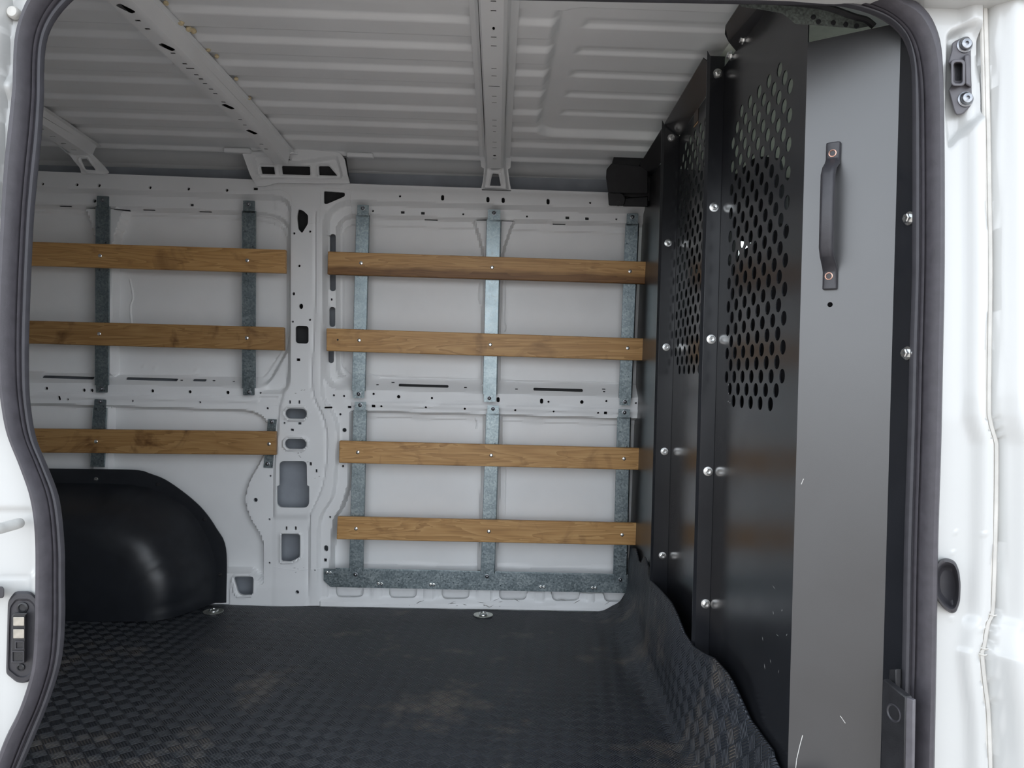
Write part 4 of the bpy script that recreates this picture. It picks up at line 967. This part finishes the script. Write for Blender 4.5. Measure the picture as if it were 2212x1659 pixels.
m = MB(); P = [(2083, 118), (2096, 116), (2099, 190), (2084, 182)]; m.prism(PY(P, hY - .018), PY(P, hY - .006)); m.mk('block', M['catch'], cp, bevel=.003)
for px in ((2083, 98), (2085, 215)):
    p = PY([px], hY - .0105)[0]; m = MB(); m.lathe(p, (-.1, -1, 0), [(.0115, 0), (.0115, .0018), (.0098, .0024), (.0092, .0030), (.0088, .0062), (.0070, .0082), (.0028, .0090), (.0026, .0060), (.0001, .0060)], 22); m.mk('screw', M['darkzinc'], cp, loc=p)
# oval rubber buffer, lower right
bo = roundpoly([(2030, 1208), (2045, 1205), (2063, 1211), (2072, 1232), (2075.5, 1262), (2074, 1300), (2066, 1322), (2056, 1326), (2038, 1315), (2020, 1290), (2016, 1260), (2018, 1228)], 9, 4)
cen = np.mean(bo, 0); sc = lambda k: [tuple(cen + (np.array(p) - cen) * k) for p in bo]
m = MB(); m.loft([PY(sc(1.0), YR - .001), PY(sc(1.0), YR - .012), PY(sc(.95), YR - .0185), PY(sc(.86), YR - .0190), PY(sc(.80), YR - .016), PY(sc(.72), YR - .006), PY(sc(.55), YR - .001), PY(sc(.1), YR - .0005)]); bu = m.mk('rubber_buffer', M['greyplastic'], smooth=50)
tag(bu, 'dark oval dished rubber buffer on the right white post beside the door seal', 'rubber buffer')
# step trim at the foot of the post
zt_ = .36; TA, TB = np.array([.590, 1.172]), np.array([.604, 1.130])
dirv = (TB - TA) / np.linalg.norm(TB - TA); nv_ = np.array([-dirv[1], dirv[0]]); nv_ = nv_ if nv_[0] < 0 else -nv_
m = MB(); F_ = [np.array([*TA, -.05]), np.array([*TB, -.05]), np.array([*TB, zt_]), np.array([*TA, zt_])]; bk = [p - np.array([*nv_, 0]) * .012 for p in F_]
def on_trim(p): return on_plane(p, F_[0], np.array([*nv_, 0]))
fq = on_trim([(1906, 1467), (1957, 1506), (1953, 1760), (1899, 1760)]); bq = fq + np.array([.012, .004, 0])
m.prism(fq, bq); trim = m.mk('step_trim', M['plastic'], bevel=.002); tag(trim, 'black plastic trim piece at the foot of the right door post, with an oval screw recess', 'trim piece')
m = MB(); e0, e1 = fq[1], fq[2]; ed = np.array([.0055, -.010, 0]); m.prism([e0, e0 + ed, e1 + ed, e1], [e0 + (.006, .004, 0), e0 + ed + (.006, .004, 0), e1 + ed + (.006, .004, 0), e1 + (.006, .004, 0)]); m.mk('edge_lip', M['catch'], trim, bevel=.0012)
p = on_trim([(1931, 1540)])[0]; ax = np.array([*nv_, 0]); m = MB(); m.lathe(p, ax, [(.0135, -.001), (.0135, .0012), (.0118, .0016), (.0095, -.0006), (.0001, -.0008)], 20); m.mk('recess', M['greyplastic'], trim)
m = MB(); q = on_trim([(1903, 1449), (1917, 1449), (1917, 1475), (1899, 1760), (1897, 1760), (1902, 1465)]) + np.array([.016, .006, 0]); m.prism(q, q + (.01, .004, 0)); m.mk('backing_strip', M['plastic'], trim, bevel=.002)
# contact block, lower left
cb = roundpoly([(33, 1277), (66, 1277), (81, 1292), (81, 1448), (64, 1472), (50, 1476), (36, 1474), (14, 1456), (13, 1446), (17, 1298)], [8, 8, 8, 10, 10, 8, 8, 8, 6, 10])
m = MB(); cen2 = np.mean(cb, 0); s2 = lambda k: [tuple(cen2 + (np.array(p) - cen2) * k) for p in cb]
yb0 = YR + .006
m.loft([PY(s2(1), yb0), PY(s2(1), yb0 - .010), PY(s2(.95), yb0 - .013), PY(s2(.86), yb0 - .0135), PY(s2(.82), yb0 - .011), PY(s2(.70), yb0 - .011)])
ct = m.mk('contact_block', M['greyplastic'], smooth=30); tag(ct, 'dark grey contact block with two worn metal pads, low on the left white door edge', 'contact block')
m = MB(); P = [(26, 1330), (32, 1324), (60, 1324), (55, 1330), (54, 1432), (24, 1432)]; m.prism(PY(P, yb0 - .021), PY(P, yb0 - .008)); m.mk('carrier', M['plastic'], ct, bevel=.0012)
for y0, y1 in ((1333, 1352), (1359, 1379)):
    m = MB(); P = rrect(28.5, y0, 52.5, y1, 1.5, 3, 0); m.prism(PY(P, yb0 - .0235), PY(P, yb0 - .019)); m.mk('contact_pad', M['contact'], ct, bevel=.0008)
for y0, y1, x0, x1 in ((1385, 1403, 33, 51), (1406, 1431, 26, 51)):
    frame('socket', fr(x0 - 1, y0, x1 + 1, y1, 1.5), fr(x0 + 1.5, y0 + 2.5, x1 - 1.5, y1 - 2.5, 1), yb0 - .0225, yb0 - .019, 'greyplastic', ct, .0004)
for px, r in (((50, 1312), .008), ((46, 1441), .0055)):
    p = PY([px], yb0 - .011)[0]; m = MB(); m.lathe(p, (0, -1, 0), [(r, 0), (r, .002), (r * .7, .003), (r * .6, .0012), (.0001, .001)], 18); m.mk('stud', M['plastic'], ct, loc=p)
# grey locking pin and small hook at the very left edge
m = MB(); a = PY([(46, 1129)], YR - .004)[0]; b = PY([(-60, 1158)], YR - .11)[0]
m.tube([a + (b - a) * t for t in (0, .03, .08, 1)], [.0050, .0072, .0078, .0078], 14); pin = m.mk('locking_pin', M['sealant'], smooth=50); tag(pin, 'grey round locking pin sticking out at the left picture edge', 'pin')
m = MB(); P = roundpoly([(-40, 1266), (6, 1267), (9, 1272), (9, 1288), (6, 1292), (-40, 1294)], 3); m.prism(PY(P, YR - .02), PY(P, YR - .002)); hk = m.mk('door_hook', M['greyplastic'], bevel=.002)
tag(hk, 'small dark hook end above the contact block at the left picture edge', 'hook')
# guide rail bracket under the header, upper right
gb = [(1596, 2), (1680, 4), (1757, 9), (1800, 16), (1845, 32), (1868, 39), (1880, 45), (1890, 55), (1870, 58), (1852, 62), (1800, 58), (1743, 53), (1718, 52), (1706, 41), (1690, 29), (1640, 20), (1600, 14)]
m = MB(); gp = roundpoly(gb, 3, 3); m.prism(PY(gp, 1.235), PY(gp, 1.262)); gr = m.mk('guide_bracket', M['granular'], bevel=.003); tag(gr, 'speckled grey guide bracket under the roof edge above the black door-side panel', 'bracket')
gu = smooth_line([(1590, 0), (1680, 4), (1757, 11), (1800, 20), (1845, 36), (1868, 42), (1879, 49), (1888, 57)], 5)
m = MB(); m.tube(PY(gu, 1.232), .0052, 8); m.mk('upper_edge', M['plastic'], gr)
for px in ((1768, 47), (1800, 49), (1827, 53), (1850, 56), (1757, 37)):
    p = PY([px], 1.2345)[0]; m = MB(); m.lathe(p, (0, -1, 0), [(.0042, -.001), (.0038, .0012), (.0001, .0016)], 10); m.mk('rivet', M['plastic'], gr)
# ------------------------------------------------------------------ the cab, seen through the perforations
slab('cab_floor', (.53, 1.13, -.10), (2.3, 2.80, -.05), 'cabplastic', 'dark cab floor in front of the partition', 'floor')
V = [(XB + .004, 1.16, 1.585), (2.3, 1.16, 1.50), (2.3, 2.72, 1.50), (XB + .004, 2.72, 1.585)]
hl = mk('cab_ceiling', V, [(0, 1, 2, 3)], M['headliner'], smooth=None, recalc=False); tag(hl, 'pale lined cab ceiling seen through the perforated panels', 'ceiling', kind='structure')
def yopen(name, y, x0, x1, z0, z1, wx0, wx1, wz0, wz1, label):
    o = mk(name, [(x0, y, z0), (x1, y, z0), (x1, y, z1), (x0, y, z1), (wx0, y, wz0), (wx1, y, wz0), (wx1, y, wz1), (wx0, y, wz1)], [(0, 1, 5, 4), (1, 2, 6, 5), (2, 3, 7, 6), (3, 0, 4, 7)], M['cabplastic'], smooth=None, recalc=False)
    tag(o, label, 'door', kind='structure')
    mm = MB(); mm.box((wx0, y - .002, wz0), (wx1, y + .002, wz1)); mm.mk('pane', M['glass'], o, smooth=None)
    return o
yopen('door_1', 2.72, .512, 2.3, -.1, 1.62, .86, 1.75, .90, 1.37, 'far cab door with its window, seen through the holes')
yopen('door_2', 1.135, .97, 2.3, -.1, 1.62, 1.0, 2.26, .40, 1.56, 'unseen near cab door beside the white post, window enlarged to light the cab')  # out of view; window oversized to brighten the cab ceiling
xw = 2.3
o = mk('window_1', [(xw, 1.13, .80), (xw, 2.80, .80), (xw, 2.80, .88), (xw, 1.13, .88), (xw, 1.13, 1.50), (xw, 2.80, 1.50), (xw, 2.80, 1.62), (xw, 1.13, 1.62), (xw, 1.13, -.1), (xw, 2.8, -.1)], [(0, 1, 2, 3), (4, 5, 6, 7), (8, 9, 1, 0)], M['cabplastic'], smooth=None, recalc=False)
tag(o, 'windscreen opening at the front of the cab', 'window', kind='structure')
mm = MB(); mm.box((xw, 1.13, .95), (xw + .004, 2.80, 1.45)); mm.mk('pane', M['glass'], o, smooth=None)
def seat(yc, hw0, heads, label):
    r = empty('cab_seat', (.78, yc, -.05)); tag(r, label, 'seat', 'cab seats')
    def loftbox(name, secs, y=None, mat='seat'):
        mm = MB(); rings = []; y = yc if y is None else y
        for x, z, hw_, ht in secs:
            rings.append([(x + ht * math.cos(a), y + hw_ * np.sign(math.sin(a)) * abs(math.sin(a)) ** .5, z) for a in np.linspace(0, 2 * math.pi, 20, endpoint=False)])
        mm.loft(rings); return mm.mk(name, M[mat], r, smooth=60)
    d = hw0 - .245
    loftbox('backrest', [(.84, .34, .20 + d, .05), (.80, .40, .24 + d, .07), (.74, .70, .245 + d, .075), (.70, 1.0, .24 + d, .065), (.68, 1.14, .23 + d, .04), (.68, 1.18, .20 + d, .02)])
    for y in heads:
        loftbox('headrest', [(.675, 1.19, .06, .03), (.67, 1.205, .12, .045), (.662, 1.30, .13, .05), (.658, 1.365, .11, .04), (.658, 1.385, .05, .02)], y)
        for s_ in (-.06, .06):
            mm = MB(); mm.tube([(.68, y + s_, 1.11), (.672, y + s_, 1.22)], .006, 8); mm.mk('headrest_post', M['darkzinc'], r)
    mm = MB(); mm.box((.78, yc - hw0, .22), (1.28, yc + hw0, .36)); mm.mk('cushion', M['seat'], r, bevel=.04)
    mm = MB(); mm.box((.80, yc - hw0 + .03, -.05), (1.2, yc + hw0 - .03, .22)); mm.mk('seat_base', M['cabplastic'], r, bevel=.02)
seat(2.44, .245, [2.44], 'dark single cab seat near the far door, behind the left perforated panel')
seat(1.73, .45, [1.95, 1.53], 'dark double cab seat nearer the white post, behind the right perforated panel')
mm = MB(); mm.box((1.85, 1.2, .45), (2.28, 2.66, .90)); d = mm.mk('dashboard', M['cabplastic'], bevel=.06); tag(d, 'dark dashboard across the front of the cab', 'dashboard')
